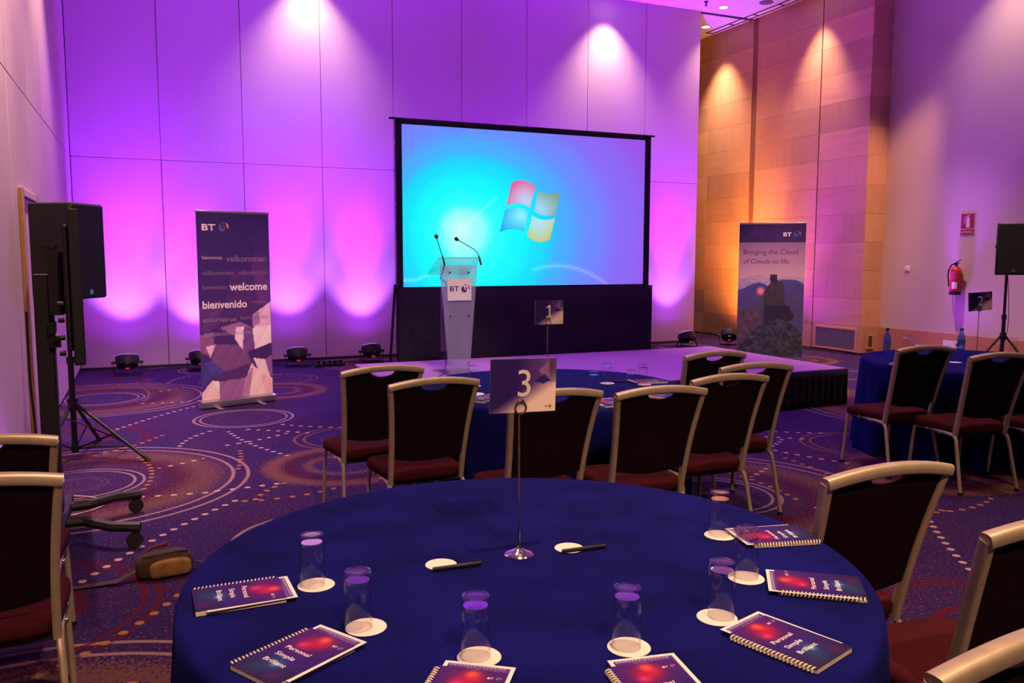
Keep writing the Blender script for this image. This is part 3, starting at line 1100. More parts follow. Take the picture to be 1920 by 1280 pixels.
def pane(name, P, edge, core, deep, corner):
    """one curved pane of the four-part window emblem, P = tl, tm, tr, br, bm, bl in screen u, v"""
    n = 12
    def bez(a, m, b_, k):
        c = tuple(2 * m[i] - (a[i] + b_[i]) / 2 for i in range(2))
        return tuple((1 - k) ** 2 * a[i] + 2 * k * (1 - k) * c[i] + k * k * b_[i] for i in range(2))
    vs, cs, fs = [], [], []
    for j in range(n + 1):
        for i in range(n + 1):
            p, q = bez(P[0], P[1], P[2], i / n), bez(P[5], P[4], P[3], i / n)
            k = j / n
            u, v = p[0] + (q[0] - p[0]) * k, p[1] + (q[1] - p[1]) * k
            vs.append(((u - 0.5) * (ix1 - ix0), -0.003, v * (iz1 - iz0)))
            d = min(1.0, math.hypot(i / n - corner[0], k - corner[1]) / 0.95)
            d = d ** 1.3
            c = tuple(a + (b_ - a) * d for a, b_ in zip(core, edge))
            cs.append(lin(c))
    W = n + 1
    for j in range(n):
        for i in range(n):
            a = j * W + i
            fs.append((a + W, a + W + 1, a + 1, a))
    m_ = bpy.data.meshes.new(name)
    m_.from_pydata(vs, [], fs)
    at = m_.color_attributes.new('print', 'FLOAT_COLOR', 'POINT')
    at.data.foreach_set('color', np.array([tuple(c) + (1.0,) for c in cs], dtype=np.float32).ravel())
    return link(name, m_, attr_mat('projected_picture'), surf)
pane('window_emblem_pane', [(0.4206, 0.6702), (0.4666, 0.6893), (0.5197, 0.6561), (0.4954, 0.5118), (0.4514, 0.5363), (0.3979, 0.5217)], (240, 90, 150), (190, 215, 250), 0, (0.75, 0.8))
pane('window_emblem_pane', [(0.5302, 0.6281), (0.5657, 0.6076), (0.6214, 0.621), (0.6034, 0.477), (0.5583, 0.4629), (0.5123, 0.4899)], (125, 165, 130), (165, 215, 255), 0, (0.25, 0.75))
pane('window_emblem_pane', [(0.3942, 0.4952), (0.4463, 0.5117), (0.4889, 0.4808), (0.4698, 0.3552), (0.4209, 0.3703), (0.3715, 0.3488)], (20, 165, 245), (140, 245, 250), 0, (0.75, 0.3))
pane('window_emblem_pane', [(0.5059, 0.463), (0.5505, 0.4357), (0.6022, 0.45), (0.5801, 0.3099), (0.5326, 0.2884), (0.4841, 0.3288)], (205, 200, 110), (170, 232, 255), 0, (0.35, 0.15))
fx0, fx1, fz0, fz1 = 2.618, 5.980, 1.225, 3.135
MB().bb(fx0, fx1, YS - 0.02, YS + 0.03, iz1, fz1).build('frame_rail', M_BLACK, t, bevel=0.004)
MB().bb(fx0, fx1, YS - 0.02, YS + 0.03, fz0, iz0).build('frame_rail', M_BLACK, t, bevel=0.004)
MB().bb(fx0, ix0, YS - 0.02, YS + 0.03, iz0, iz1).build('frame_stile', M_BLACK, t, bevel=0.004)
MB().bb(ix1, fx1, YS - 0.02, YS + 0.03, iz0, iz1).build('frame_stile', M_BLACK, t, bevel=0.004)
MB().bb(fx0, fx1, YS + 0.0, YS + 0.02, fz0, fz1).build('backing', M_BLACK, t)
MB().bb(2.549, 6.040, YS - 0.012, YS + 0.012, fz1 - 0.012, fz1 + 0.008).build('top_bar', M_BLACKM, t)
for x in (fx0 + 0.03, fx1 - 0.03):
    MB().bb(x - 0.02, x + 0.02, YS + 0.035, YS + 0.075, 0.0, fz1).build('leg', M_BLACKM, t)
MB().tube([(2.585, YS + 0.30, 0.0), (2.60, YS + 0.18, 0.65), (2.615, YS + 0.06, 1.28)], 0.016, 8).build('rear_strut', M_BLACKM, t)
MB().tube([(6.02, YS + 0.30, 0.0), (6.0, YS + 0.06, 1.28)], 0.016, 8).build('rear_strut', M_BLACKM, t)
for k in range(6):
    z = 1.75 + 0.22 * k
    MB().cyl((fx0 - 0.012, YS, z), (fx0 + 0.001, YS, z), 0.008, 8).build('snap_stud', M_ALU, t)
drape('dress_skirt', t, fx0, YS - 0.03, 6.03, YS - 0.03, 0.015, 1.235, amp=0.006, wl=0.42)
drape('dress_skirt', t, 5.93, YS - 0.02, 6.06, YS + 0.06, 0.015, 1.00, amp=0.01, wl=0.2)
# ------------------------------------------------------------------ lectern with microphones
M_CLEAR = thin_clear('clear_acrylic', (0.94, 0.96, 0.97))
M_FROST = thin_clear('frosted_acrylic', (0.92, 0.94, 0.96), rough=0.3, haze=0.28, haze_col=(0.80, 0.76, 0.84))
LX, LY = 2.905, 7.96
t = thing('lectern', 'frosted acrylic lectern with a white logo plate on the stage', 'lectern', (LX, LY, SZ))
b = MB()
b.prism([(-0.112, 0.006), (0.112, 0.006), (0.200, 1.115), (-0.200, 1.115)], 0.012, UP(0, 0, 0))
b.build('front_panel', M_FROST, t)
for s in (-1, 1):
    MB().bb(s * 0.100 - 0.004, s * 0.100 + 0.004, 0.004, 0.27, 0.02, 1.09).build('side_panel', M_CLEAR, t)
    for z in (0.12, 0.60, 1.04):
        MB().cyl((s * 0.100, -0.028, z), (s * 0.100, 0.006, z), 0.009, 12).build('fixing_stud', M_CHROME, t)
MB().bb(-0.17, 0.17, -0.06, 0.36, 0.0, 0.012).build('base', M_CLEAR, t, bevel=0.002)
MB().bb(-0.094, 0.094, 0.02, 0.26, 0.80, 0.808).build('shelf', M_CLEAR, t)
MB().box((0.0, 0.15, 1.095), (0.46, 0.42, 0.010), rx=-0.42).build('reading_top', M_CLEAR, t, bevel=0.002)
MB().box((0.0, -0.052, 1.183), (0.46, 0.008, 0.008)).build('top_edge', mat('acrylic_edge', (0.20, 0.30, 0.33), 0.2), t)
pl = MB().bb(-0.128, 0.128, -0.030, -0.022, 0.755, 0.978).build('logo_plate', M_WHITE, t, bevel=0.002)
M_INDIGO = mat('indigo_print', (0.045, 0.018, 0.14), 0.6)
M_RED = mat('red_print', (0.75, 0.10, 0.06), 0.6)
letter('BT', M_INDIGO, pl, UP(-0.105, -0.0306, 0.852), width=0.100, height=0.052, bold=0.02)
globe_logo(pl, UP(0.058, -0.0306, 0.876), 0.052, M_INDIGO, M_RED, mat('mauve_print', (0.35, 0.22, 0.42), 0.6))

def gooseneck(name, label, pts, tip):
    m = thing(name, label, 'microphone', (LX, LY, SZ))
    MB().cyl(pts[0], pts[1], 0.010, 10, 0.007).build('base_stem', M_BLACK, m)
    MB().tube(pts[1:], 0.0038, 8).build('neck', M_BLACKM, m)
    d = (Vector(pts[-1]) - Vector(pts[-2])).normalized()
    p = Vector(pts[-1])
    MB().tube([p - d * 0.006, p + d * 0.006, p + d * 0.020, p + d * 0.032, p + d * 0.040], [0.007, 0.016, 0.020, 0.016, 0.004], 12).build('windscreen', mat('foam', (0.01, 0.01, 0.012), 0.95, bump=0.4, scale=300), m)
    return m
gooseneck('gooseneck_microphone', 'gooseneck microphone on the left edge of the lectern, nearly straight',
          [(-0.160, -0.035, 1.115), (-0.185, -0.04, 1.205), (-0.205, -0.03, 1.27), (-0.235, -0.02, 1.38)], 0)
gooseneck('gooseneck_microphone', 'gooseneck microphone on the right edge of the lectern, bent over to the left',
          [(0.232, -0.035, 1.115), (0.205, -0.04, 1.205), (0.185, -0.04, 1.245), (0.15, -0.04, 1.275), (0.075, -0.035, 1.315), (-0.015, -0.03, 1.365)], 0)
o = MB().tube([(LX - 0.16, LY - 0.03, SZ + 1.115), (LX - 0.165, LY + 0.0, SZ + 1.06), (LX - 0.185, LY + 0.03, SZ + 0.98), (LX - 0.12, LY + 0.03, SZ + 0.93), (LX - 0.10, LY + 0.16, SZ + 0.84),
               (LX - 0.112, LY + 0.2, SZ + 0.5), (LX - 0.125, LY + 0.05, SZ + 0.10), (LX - 0.19, LY - 0.06, SZ + 0.015), (LX - 0.33, LY - 0.20, SZ + 0.008), (LX - 0.50, LY - 0.42, SZ + 0.008)], 0.005, 8).build('microphone_cable', M_BLACK)
tag(o, 'thin dark microphone cable running down the lectern onto the stage', 'cable')

# ------------------------------------------------------------------ roll-up banners
rng = random.Random(11)
def inpoly(x, y, P):
    r = False
    j = len(P) - 1
    for i in range(len(P)):
        xi, yi = P[i]
        xj, yj = P[j]
        if (yi > y) != (yj > y) and x < (xj - xi) * (y - yi) / (yj - yi) + xi:
            r = not r
        j = i
    return r
# welcome banner artwork: faceted polygons in pixels of a 415 x 1130 sheet, y down
W1, H1 = 415.0, 1130.0
FAC = [
    ([(300, 150), (415, 60), (415, 330)], (66, 34, 92)), ([(330, 200), (415, 330), (415, 520), (300, 360)], (88, 42, 104)),
    ([(190, 330), (310, 350), (380, 560), (270, 640), (150, 540)], (62, 30, 86)), ([(310, 350), (415, 420), (415, 560), (345, 560)], (78, 40, 100)),
    ([(0, 560), (120, 520), (150, 640), (40, 720), (0, 700)], (70, 38, 92)), ([(150, 540), (270, 640), (140, 700), (110, 640)], (56, 30, 84)),
    ([(300, 620), (415, 540), (415, 780), (310, 700)], (186, 150, 172)), ([(300, 620), (340, 590), (350, 680), (300, 690)], (140, 96, 138)),
    ([(110, 690), (230, 660), (300, 700), (190, 740)], (126, 84, 130)), ([(205, 690), (250, 690), (240, 840), (195, 760)], (208, 170, 180)),
    ([(250, 690), (300, 700), (320, 860), (240, 870)], (92, 56, 110)), ([(300, 700), (415, 690), (415, 810), (315, 850)], (214, 178, 182)),
    ([(0, 730), (70, 720), (80, 800), (50, 860), (0, 830)], (110, 66, 112)), ([(30, 800), (85, 790), (55, 870)], (190, 150, 165)),
    ([(85, 790), (205, 800), (265, 850), (290, 920), (140, 960), (60, 890)], (98, 58, 104)), ([(60, 890), (140, 960), (70, 980), (20, 900)], (60, 52, 120)),
    ([(140, 960), (290, 920), (250, 1010), (110, 1020), (70, 980)], (64, 36, 88)), ([(0, 890), (20, 900), (70, 980), (60, 1010), (0, 1080)], (52, 42, 108)),
    ([(265, 850), (415, 800), (415, 860), (380, 900), (300, 890)], (52, 28, 78)), ([(300, 890), (370, 905), (400, 1020), (340, 990)], (210, 172, 170)),
    ([(370, 905), (415, 880), (415, 1010), (400, 1020)], (116, 72, 120)), ([(290, 920), (340, 990), (260, 1000)], (196, 152, 158)),
    ([(0, 1080), (60, 1010), (100, 1020), (100, 1130), (0, 1130)], (204, 164, 168)), ([(60, 1010), (110, 1020), (100, 1090)], (222, 184, 178)),
    ([(100, 1020), (250, 1010), (225, 1130), (100, 1130)], (122, 78, 124)), ([(250, 1010), (300, 940), (340, 1000), (300, 1130), (225, 1130)], (150, 102, 138)),
    ([(300, 940), (415, 1030), (415, 1130), (270, 1130)], (214, 172, 166)), ([(340, 990), (400, 1020), (415, 1130), (370, 1130)], (196, 152, 156)),
]
def art1(u, v):
    x, y = u * W1, (1 - v) * H1
    k = y / H1
    c = (34 + 26 * k, 16 + 12 * k, 74 + 14 * k)
    for P, q in FAC:
        if inpoly(x, y, P):
            s = 1.0 - 0.10 * ((x * 0.013 + y * 0.007) % 1.0)
            fade = min(1.0, max(0.25, (y - 120) / 420))
            c = tuple(a + (b_ * s - a) * fade for a, b_ in zip(c, q))
    return tuple(min(0.85, q * 1.7) for q in lin(c))

def rollup(label, loc, rz, w, h, art, nx, ny):
    t = thing('rollup_banner', label, 'banner', loc, rz)
    b = MB()
    prof = [(-0.045, 0.012), (-0.050, 0.03), (-0.042, 0.075), (-0.015, 0.090), (0.02, 0.088), (0.050, 0.06), (0.055, 0.02), (0.045, 0.012)]
    M = Matrix.Translation((-w / 2 - 0.015, 0, 0)) @ Matrix.Rotation(PI / 2, 4, 'Z') @ Matrix.Rotation(PI / 2, 4, 'X')
    b.prism([(p[0], p[1]) for p in prof], w + 0.03, M)
    b.build('cassette', M_ALU, t, sharp=40)
    for x in (-w * 0.3, w * 0.3):
        MB().tube([(x, 0.16, 0.007), (x, 0.0, 0.008), (x, -0.17, 0.007)], 0.024, 10, 0.0065, up=(0, 0, 1)).build('foot', M_ALU, t)
    MB().cyl((0, 0.035, 0.06), (0, 0.02, h - 0.02), 0.009, 10).build('pole', M_ALU, t)
    MB().bb(-w / 2 - 0.004, w / 2 + 0.004, -0.012, 0.012, h - 0.026, h).build('top_rail', M_ALU, t, bevel=0.004)
    me = picture_mesh('graphic_sheet', w, h - 0.026 - 0.085, nx, ny, art)
    s = link('graphic_sheet', me, attr_mat('printed_sheet', 0.55), t)
    s.location = (0, -0.004, 0.085)
    m = s.modifiers.new('thickness', 'SOLIDIFY')
    m.thickness = 0.001
    m.offset = 1.0
    return t, s
t, sh = rollup('tall roll-up banner with welcome words over purple facets', (0.868, 9.30, 0), math.radians(17.7), 0.79, 2.07, art1, 90, 220)
BH = 2.07 - 0.111
def px1(x, y):
    return (x / W1 - 0.5) * 0.79, (1 - y / H1) * BH
M_LET = mat('pale_print', (0.70, 0.58, 0.62), 0.6)
M_LETD = mat('muted_print', (0.20, 0.12, 0.24), 0.6)
M_LETM = mat('mid_print', (0.36, 0.24, 0.36), 0.6)
M_BLUEP = mat('blue_print', (0.07, 0.07, 0.28), 0.6)
def word(s, x, y, w, m, bold=0.0, hpx=None):
    X, Z = px1(x, y)
    letter(s, m, sh, UP(X, -0.0022, Z), width=w / W1 * 0.79, height=(hpx / H1 * BH) if hpx else None, bold=bold)
word('BT', 30, 103, 76, M_LET, 0.03, 38)
X, Z = px1(146, 82)
globe_logo(sh, UP(X, -0.0022, Z), 0.062, M_BLUEP, mat('coral_print', (0.62, 0.16, 0.12), 0.6), M_BLUEP)
word('bienvenue', 26, 275, 110, M_LETM, 0.02)
word('velkommen', 160, 290, 235, M_LETD, 0.01)
word('vällkommen,', 26, 370, 180, M_LETD)
word('välkommen', 226, 370, 170, M_LETD)
word('benvenuto', 24, 455, 135, M_LETD, 0.01)
word('welcome', 174, 465, 222, M_LET, 0.025)
word('bienvenido', 20, 570, 252, M_LET, 0.025)
word('wilkomm', 296, 548, 96, M_LETD)
word('καλωσόρισμα', 22, 652, 185, M_LETM)
word('bem-vindo', 232, 648, 160, M_LETD)
word('добро', 22, 738, 92, M_LETM)
word('пожаловать', 122, 738, 170, M_LETM)

# second banner: figure on a rock before mountains
def fbm(x, y, o=4):
    s, a, f = 0.0, 0.5, 1.0
    for k in range(o):
        s += a * (math.sin(x * f * 1.7 + 1.3 * math.sin(y * f * 1.1 + k)) * math.cos(y * f * 1.9 + 1.7 * math.sin(x * f * 0.9 + 2 * k)))
        a *= 0.55
        f *= 2.03
    return s
W2, H2 = 520.0, 1130.0
JACKET = [(263, 445), (250, 470), (222, 495), (208, 530), (203, 632), (370, 634), (372, 530), (364, 470), (346, 442), (300, 434)]
LEGS = [(208, 625), (368, 625), (410, 640), (425, 690), (450, 700), (446, 735), (400, 765), (210, 780)]
def art2(u, v):
    x, y = u * W2, (1 - v) * H2
    if y < 142:
        n = fbm(x / 70, y / 60)
        c = (52 + 34 * max(0, n) + (30 if x > 260 else 0) * max(0, fbm(x / 40, y / 45)), 26 + 14 * max(0, n), 84 + 26 * max(0, n))
        return lin(c)
    sky = ramp([(142, (120, 88, 118)), (260, (140, 104, 126)), (390, (156, 122, 134)), (470, (128, 108, 134))], y)
    c = sky
    if 395 < y < 470:
        n = fbm(x / 38, y / 16)
        c = tuple(a + 22 * n for a in c)
    m1 = 470 + 38 * math.sin(x / 95 + 0.6) + 14 * fbm(x / 60, 1)
    if x < 250:
        m1 = 452 + abs(x - 165) * 0.38 + 8 * fbm(x / 40, 3)
    if y > m1:
        k = min(1, (y - m1) / 220)
        c = (54 + 12 * fbm(x / 50, y / 40), 48 + 8 * fbm(x / 45, y / 50), 104 - 24 * k + 10 * fbm(x / 60, y / 60))
    d = math.hypot(x - 182, y - 522)
    if d < 42:
        c = tuple(a + (b_ - a) * min(1, (42 - d) / 26) for a, b_ in zip(c, (196, 98, 116)))
    if y > 690 + 50 * abs(fbm(x / 110, 5)) - (30 if x < 200 else 0) and x < 235:
        n = fbm(x / 30, y / 34)
        c = (62 + 22 * n, 44 + 12 * n, 62 + 12 * n)
    rock = 745 + ((x - 330) / 200) ** 2 * 95 if x < 330 else 745 + ((x - 330) / 150) ** 2 * 80
    if inpoly(x, y, LEGS):
        c = (28, 20, 38)
    if y > rock:
        n = fbm(x / 26, y / 22, 5)
        n2 = fbm((x + y) / 60, (x - y) / 50)
        c = (40 + 26 * n + 22 * n2, 38 + 24 * n + 20 * n2, 50 + 22 * n + 18 * n2)
    if inpoly(x, y, JACKET):
        n = fbm(x / 20, y / 60)
        c = (48 + 8 * n, 36 + 6 * n, 48 + 6 * n)
    if ((x - 281) / 29) ** 2 + ((y - 424) / 36) ** 2 < 1 or (251 < x < 309 and 390 < y < 424):
        c = (34, 22, 34)
    if y > 1040:
        n = fbm(x / 40, y / 30)
        c = (84 + 34 * n, 48 + 18 * n, 92 + 18 * n)
    return tuple(min(0.85, q * 1.3) for q in lin(tuple(max(4, q) for q in c)))
t, sh2 = rollup('tall roll-up banner showing a figure on a rock before blue mountains', (7.80, 8.985, 0), math.radians(-40.0), 0.862, 2.065, art2, 100, 230)
B2 = 2.065 - 0.111
def px2(x, y):
    return (x / W2 - 0.5) * 0.862, (1 - y / H2) * B2
M_PLUMP = mat('plum_print', (0.055, 0.016, 0.06), 0.6)
for s, x, y, w in (('Bringing the Cloud', 38, 232, 425), ('of Clouds to life.', 38, 305, 365)):
    X, Z = px2(x, y)
    letter_words(s, M_PLUMP, sh2, UP(X, -0.0022, Z), w / W2 * 0.862)
X, Z = px2(345, 92)
letter('BT', M_LET, sh2, UP(X, -0.0022, Z), width=0.105, height=0.052, bold=0.03)
X, Z = px2(448, 76)
globe_logo(sh2, UP(X, -0.0022, Z), 0.050, M_BLUEP, M_LETM, M_BLUEP)

# ------------------------------------------------------------------ LED floor lamps (they light the partition violet)
M_LEDRED = emit('red_led_display', (1.0, 0.05, 0.04), 0.35)
M_LENS = emit('violet_led_lens', (0.45, 0.10, 1.0), 6.0)
M_LENSA = emit('amber_led_lens', (1.0, 0.36, 0.06), 6.0)
def par(x, y, label, power=1.0, tilt=66, yaw=0.0, beam=1.0, halo=1.0, amber=False, rise=82):
    t = thing('led_floor_lamp', label, 'stage light', (x, y, 0.0), yaw)
    a = math.radians(tilt)
    d = Vector((0, math.cos(a), math.sin(a)))
    c = Vector((0, 0, 0.165))
    MB().tube([c - d * 0.085, c - d * 0.075, c - d * 0.04, c + d * 0.03, c + d * 0.075, c + d * 0.08], [0.06, 0.095, 0.135, 0.150, 0.150, 0.142], 20).build('housing', M_BLACK, t)
    MB().tube([c + d * 0.081, c + d * 0.084], [0.135, 0.135], 20).build('lens', M_LENSA if amber else M_LENS, t)
    for s in (-1, 1):
        MB().tube([(s * 0.165, 0, 0.175), (s * 0.172, 0.0, 0.12), (s * 0.15, -0.10, 0.012)], 0.016, 8, 0.005, up=(1, 0, 0)).build('yoke_leg', M_BLACKM, t)
        MB().tube([(s * 0.165, 0, 0.175), (s * 0.172, 0.0, 0.12), (s * 0.15, 0.10, 0.012)], 0.016, 8, 0.005, up=(1, 0, 0)).build('yoke_leg', M_BLACKM, t)
        MB().cyl((s * 0.145, 0, 0.17), (s * 0.198, 0, 0.17), 0.018, 10).build('knob', M_BLACK, t)
    MB().bb(-0.16, 0.16, -0.11, -0.09, 0.0, 0.012).bb(-0.16, 0.16, 0.09, 0.11, 0.0, 0.012).build('foot_bar', M_BLACKM, t)
    p = c - d * 0.062
    MB().box((0, p.y - 0.085, 0.100), (0.055, 0.02, 0.022)).build('display', M_LEDRED, t)
    MB().tube([c + Vector((0, -0.13, 0.02)), c + Vector((0, -0.11, 0.0))], 0.03, 8).build('rear_cap', M_BLACK, t)
    R = Matrix.Rotation(yaw, 3, 'Z')
    p0 = Vector((x, y, 0)) + R @ (c + d * 0.10)
    def shine(name, elev, watt, col, cone, blend):
        if watt <= 0:
            return
        e = math.radians(elev)
        lamp(name, 'SPOT', p0, p0 + R @ Vector((0, math.cos(e), math.sin(e))), watt, col, 0.10, cone, blend, t)
        t.children[-1].matrix_parent_inverse = Matrix.Rotation(-yaw, 4, 'Z') @ Matrix.Translation(-Vector((x, y, 0)))
    if amber:
        shine('led_lamp', tilt, P_AMBER * power, AMBER, 120, 1.0)
        shine('led_beam', 66, P_AMBER * beam, AMBER, 40, 1.0)
    else:
        shine('led_lamp', tilt, P_PAR * power, SPILL, 70, 0.6)
        shine('led_halo', 58, P_HALO * halo, HALO, 118, 1.0)
        shine('led_beam', rise, P_BEAM * beam, VIOLET, 46, 1.0)
    return t
par(-0.27, 12.30, 'LED floor lamp at the far left by the partition wall', 1.0, beam=0.8)
par(0.66, 12.42, 'LED floor lamp half hidden behind the welcome banner', 0.8, beam=0.7)
par(1.98, 12.28, 'LED floor lamp right of the welcome banner beside a heap of cables', 1.0, beam=0.9)
par(3.10, 12.36, 'LED floor lamp left of the projection screen', 0.9, beam=0.9)
par(5.10, 12.36, 'LED floor lamp hidden behind the projection screen', 0.6, beam=1.0)  # unseen lamp added to spread violet above the screen
par(6.90, 12.36, 'LED floor lamp hidden behind the right half of the projection screen', 0.6, beam=1.0)  # likewise added out of sight for the violet above the screen
par(8.84, 12.32, 'LED floor lamp right of the projection screen against the partition', 0.75, beam=1.2)
par(9.72, 12.26, 'amber LED floor lamp standing before the maple wall recess', 0.55, tilt=50, yaw=-0.62, beam=0.8, amber=True)
par(10.62, 8.9, 'LED floor lamp at the right wall, hidden behind table two', 0.0, yaw=-PI / 2, beam=0.5, halo=2.0)
par(10.62, 6.4, 'LED floor lamp at the right wall beyond the picture edge', 0.0, yaw=-PI / 2, beam=0.6, halo=2.0)
par(-0.70, 6.05, 'LED floor lamp at the left wall, hidden behind the far left chair', 0.0, yaw=PI / 2, beam=0.25, halo=2.0)  # unseen uplight added to tint the left partition violet
par(10.10, 11.75, 'LED floor lamp before the maple wall, hidden behind the mountain banner', 0.30, yaw=-PI / 2, beam=0.9, halo=8.0, rise=68)  # unseen uplight added to bring violet onto the maple panels

# cables by the partition
def cable(pts, label, r=0.006, name='floor_cable', m=None, n=6):
    P = [Vector(p) for p in pts]
    out = []
    for i in range(len(P) - 1):
        p0, p1, p2, p3 = P[max(i - 1, 0)], P[i], P[i + 1], P[min(i + 2, len(P) - 1)]
        for k in range(n):
            s = k / n
            out.append(0.5 * ((2 * p1) + (p2 - p0) * s + (2 * p0 - 5 * p1 + 4 * p2 - p3) * s * s + (3 * p1 - p0 - 3 * p2 + p3) * s ** 3))
    out.append(P[-1])
    o = MB().tube(out, r, 8).build(name, m or M_BLACK)
    return tag(o, label, 'cable')
cable([(-0.2, 12.55, 0.008), (0.3, 12.7, 0.008), (0.9, 12.62, 0.008), (1.6, 12.55, 0.008), (1.85, 12.35, 0.008)], 'thin dark cable along the partition left of the welcome banner')
cable([(2.10, 12.3, 0.008), (2.35, 12.42, 0.008), (2.7, 12.5, 0.008), (3.0, 12.45, 0.008)], 'thin dark cable between the two lamps left of the screen')
cable([(6.2, 9.6, 0.008), (7.2, 11.2, 0.008), (8.2, 12.45, 0.008), (8.75, 12.5, 0.008)], 'dark cable running behind the stage to the right floor lamp')
cable([(8.95, 12.1, 0.008), (9.3, 11.9, 0.008), (9.6, 12.05, 0.008)], 'dark cable between the two lamps by the maple wall')
cable([(9.85, 12.2, 0.010), (10.3, 11.6, 0.010), (10.56, 10.9, 0.010), (10.55, 10.25, 0.010)], 'dark cable along the foot of the maple wall', 0.010)
t = thing('power_strip', 'dark power strip with plugs among cables by the partition', 'power strip', (2.42, 12.10, 0), 0.1)
MB().bb(-0.22, 0.22, -0.03, 0.03, 0.0, 0.045).build('body', M_BLACK, t, bevel=0.006)
for k in range(5):
    MB().box((-0.17 + 0.08 * k, 0, 0.065), (0.045, 0.042, 0.045), rz=0.3 * (k % 2)).build('plug', M_BLACK, t, bevel=0.006)

# ------------------------------------------------------------------ loudspeakers on tripods
def speaker(label, loc, rz, w, d, h):
    t = thing('loudspeaker', label, 'loudspeaker', loc, rz)
    # tapered cabinet: front (-y) wider than the rear
    b = MB()
    P = [(-w / 2, -d / 2), (w / 2, -d / 2), (w * 0.32, d / 2), (-w * 0.32, d / 2)]
    b.prism(P, h)
    b.build('cabinet', M_BLACK, t, bevel=0.012)
    MB().bb(-w / 2 + 0.012, w / 2 - 0.012, -d / 2 - 0.010, -d / 2 + 0.002, 0.012, h - 0.012).build('front_grille', mat('steel_grille', (0.014, 0.013, 0.015), 0.7, 0.2, var=0.5, scale=400), t, bevel=0.006)
    MB().bb(-0.018, 0.018, -d / 2 - 0.013, -d / 2 - 0.009, 0.035, 0.070).build('badge', M_ALU, t)
    for s in (-1, 1):
        MB().box((s * (w * 0.42), 0.0, h * 0.55), (0.012, 0.12, 0.04), rz=s * 0.20).build('side_handle', M_BLACKM, t, bevel=0.004)
    return t
def tripod(label, loc, top, foot_r, hub, yaw, low=0.12, legs=(0, 120, 240)):
    t = thing('speaker_stand', label, 'stand', loc, yaw)
    MB().cyl((0, 0, low), (0, 0, top * 0.62), 0.022, 12).build('lower_tube', M_BLACKM, t)
    MB().cyl((0, 0, top * 0.60), (0, 0, top - 0.001), 0.0165, 12).build('pole', M_BLACKM, t)
    MB().cyl((0, 0, hub - 0.05), (0, 0, hub + 0.04), 0.036, 12).build('hub', M_BLACK, t)
    MB().cyl((0, 0, top * 0.60), (0, 0, top * 0.64), 0.030, 12).build('collar', M_BLACK, t)
    MB().tube([(0.02, 0, top * 0.62), (0.075, 0, top * 0.62)], [0.008, 0.013], 8).build('knob', M_BLACK, t)
    for a in legs:
        a = math.radians(a)
        ca, sa = math.cos(a), math.sin(a)
        l = MB().tube([(0.03 * ca, 0.03 * sa, hub), (foot_r * ca, foot_r * sa, 0.022)], 0.0145, 10).build('leg', M_BLACKM, t)
        q = 0.55
        MB().tube([(0.015 * ca, 0.015 * sa, low + 0.02), (foot_r * q * ca, foot_r * q * sa, hub + (0.022 - hub) * q)], 0.008, 8).build('brace', M_BLACKM, t)
        MB().cyl((foot_r * ca * 0.97, foot_r * sa * 0.97, 0.04), (foot_r * ca * 1.02, foot_r * sa * 1.02, 0.005), 0.019, 10).build('rubber_foot', M_BLACK, l)
    MB().cyl((0, 0, low - 0.01), (0, 0, low + 0.05), 0.028, 12).build('lower_hub', M_BLACK, t)
    return t
tripod('black tripod stand under the left loudspeaker', (-0.565, 7.33, 0), 1.268, 0.62, 0.44, math.radians(-33), 0.06, (0, 110, 282))
speaker('black loudspeaker on the left tripod beside the display', (-0.565, 7.33, 1.27), math.radians(58), 0.40, 0.40, 0.73)
tripod('black tripod stand under the right loudspeaker behind table two', (9.85, 7.06, 0), 1.383, 0.55, 0.62, math.radians(40), 0.14)
speaker('black loudspeaker on the right tripod, cut by the picture edge', (9.90, 7.06, 1.385), math.radians(-42), 0.40, 0.36, 0.64)
cable([(9.93, 7.1, 1.37), (9.97, 7.1, 1.1), (9.92, 7.05, 0.75), (9.90, 7.08, 0.5)], 'thin cable hanging beside the right loudspeaker pole', 0.004, 'speaker_cable')
cable([(-0.66, 7.3, 0.35), (-0.45, 7.2, 0.27), (-0.2, 7.45, 0.05), (-0.5, 7.7, 0.008), (-0.82, 7.5, 0.008)], 'slack black cable looped at the left tripod', 0.006, 'speaker_cable')
cable([(-0.60, 5.6, 0.01), (-0.35, 5.75, 0.008), (-0.30, 5.95, 0.008), (-0.55, 6.15, 0.008), (-0.8, 6.0, 0.008)], 'pale slack cable on the carpet behind the trolley base', 0.005, 'floor_cable', mat('grey_cable', (0.45, 0.38, 0.36), 0.5))

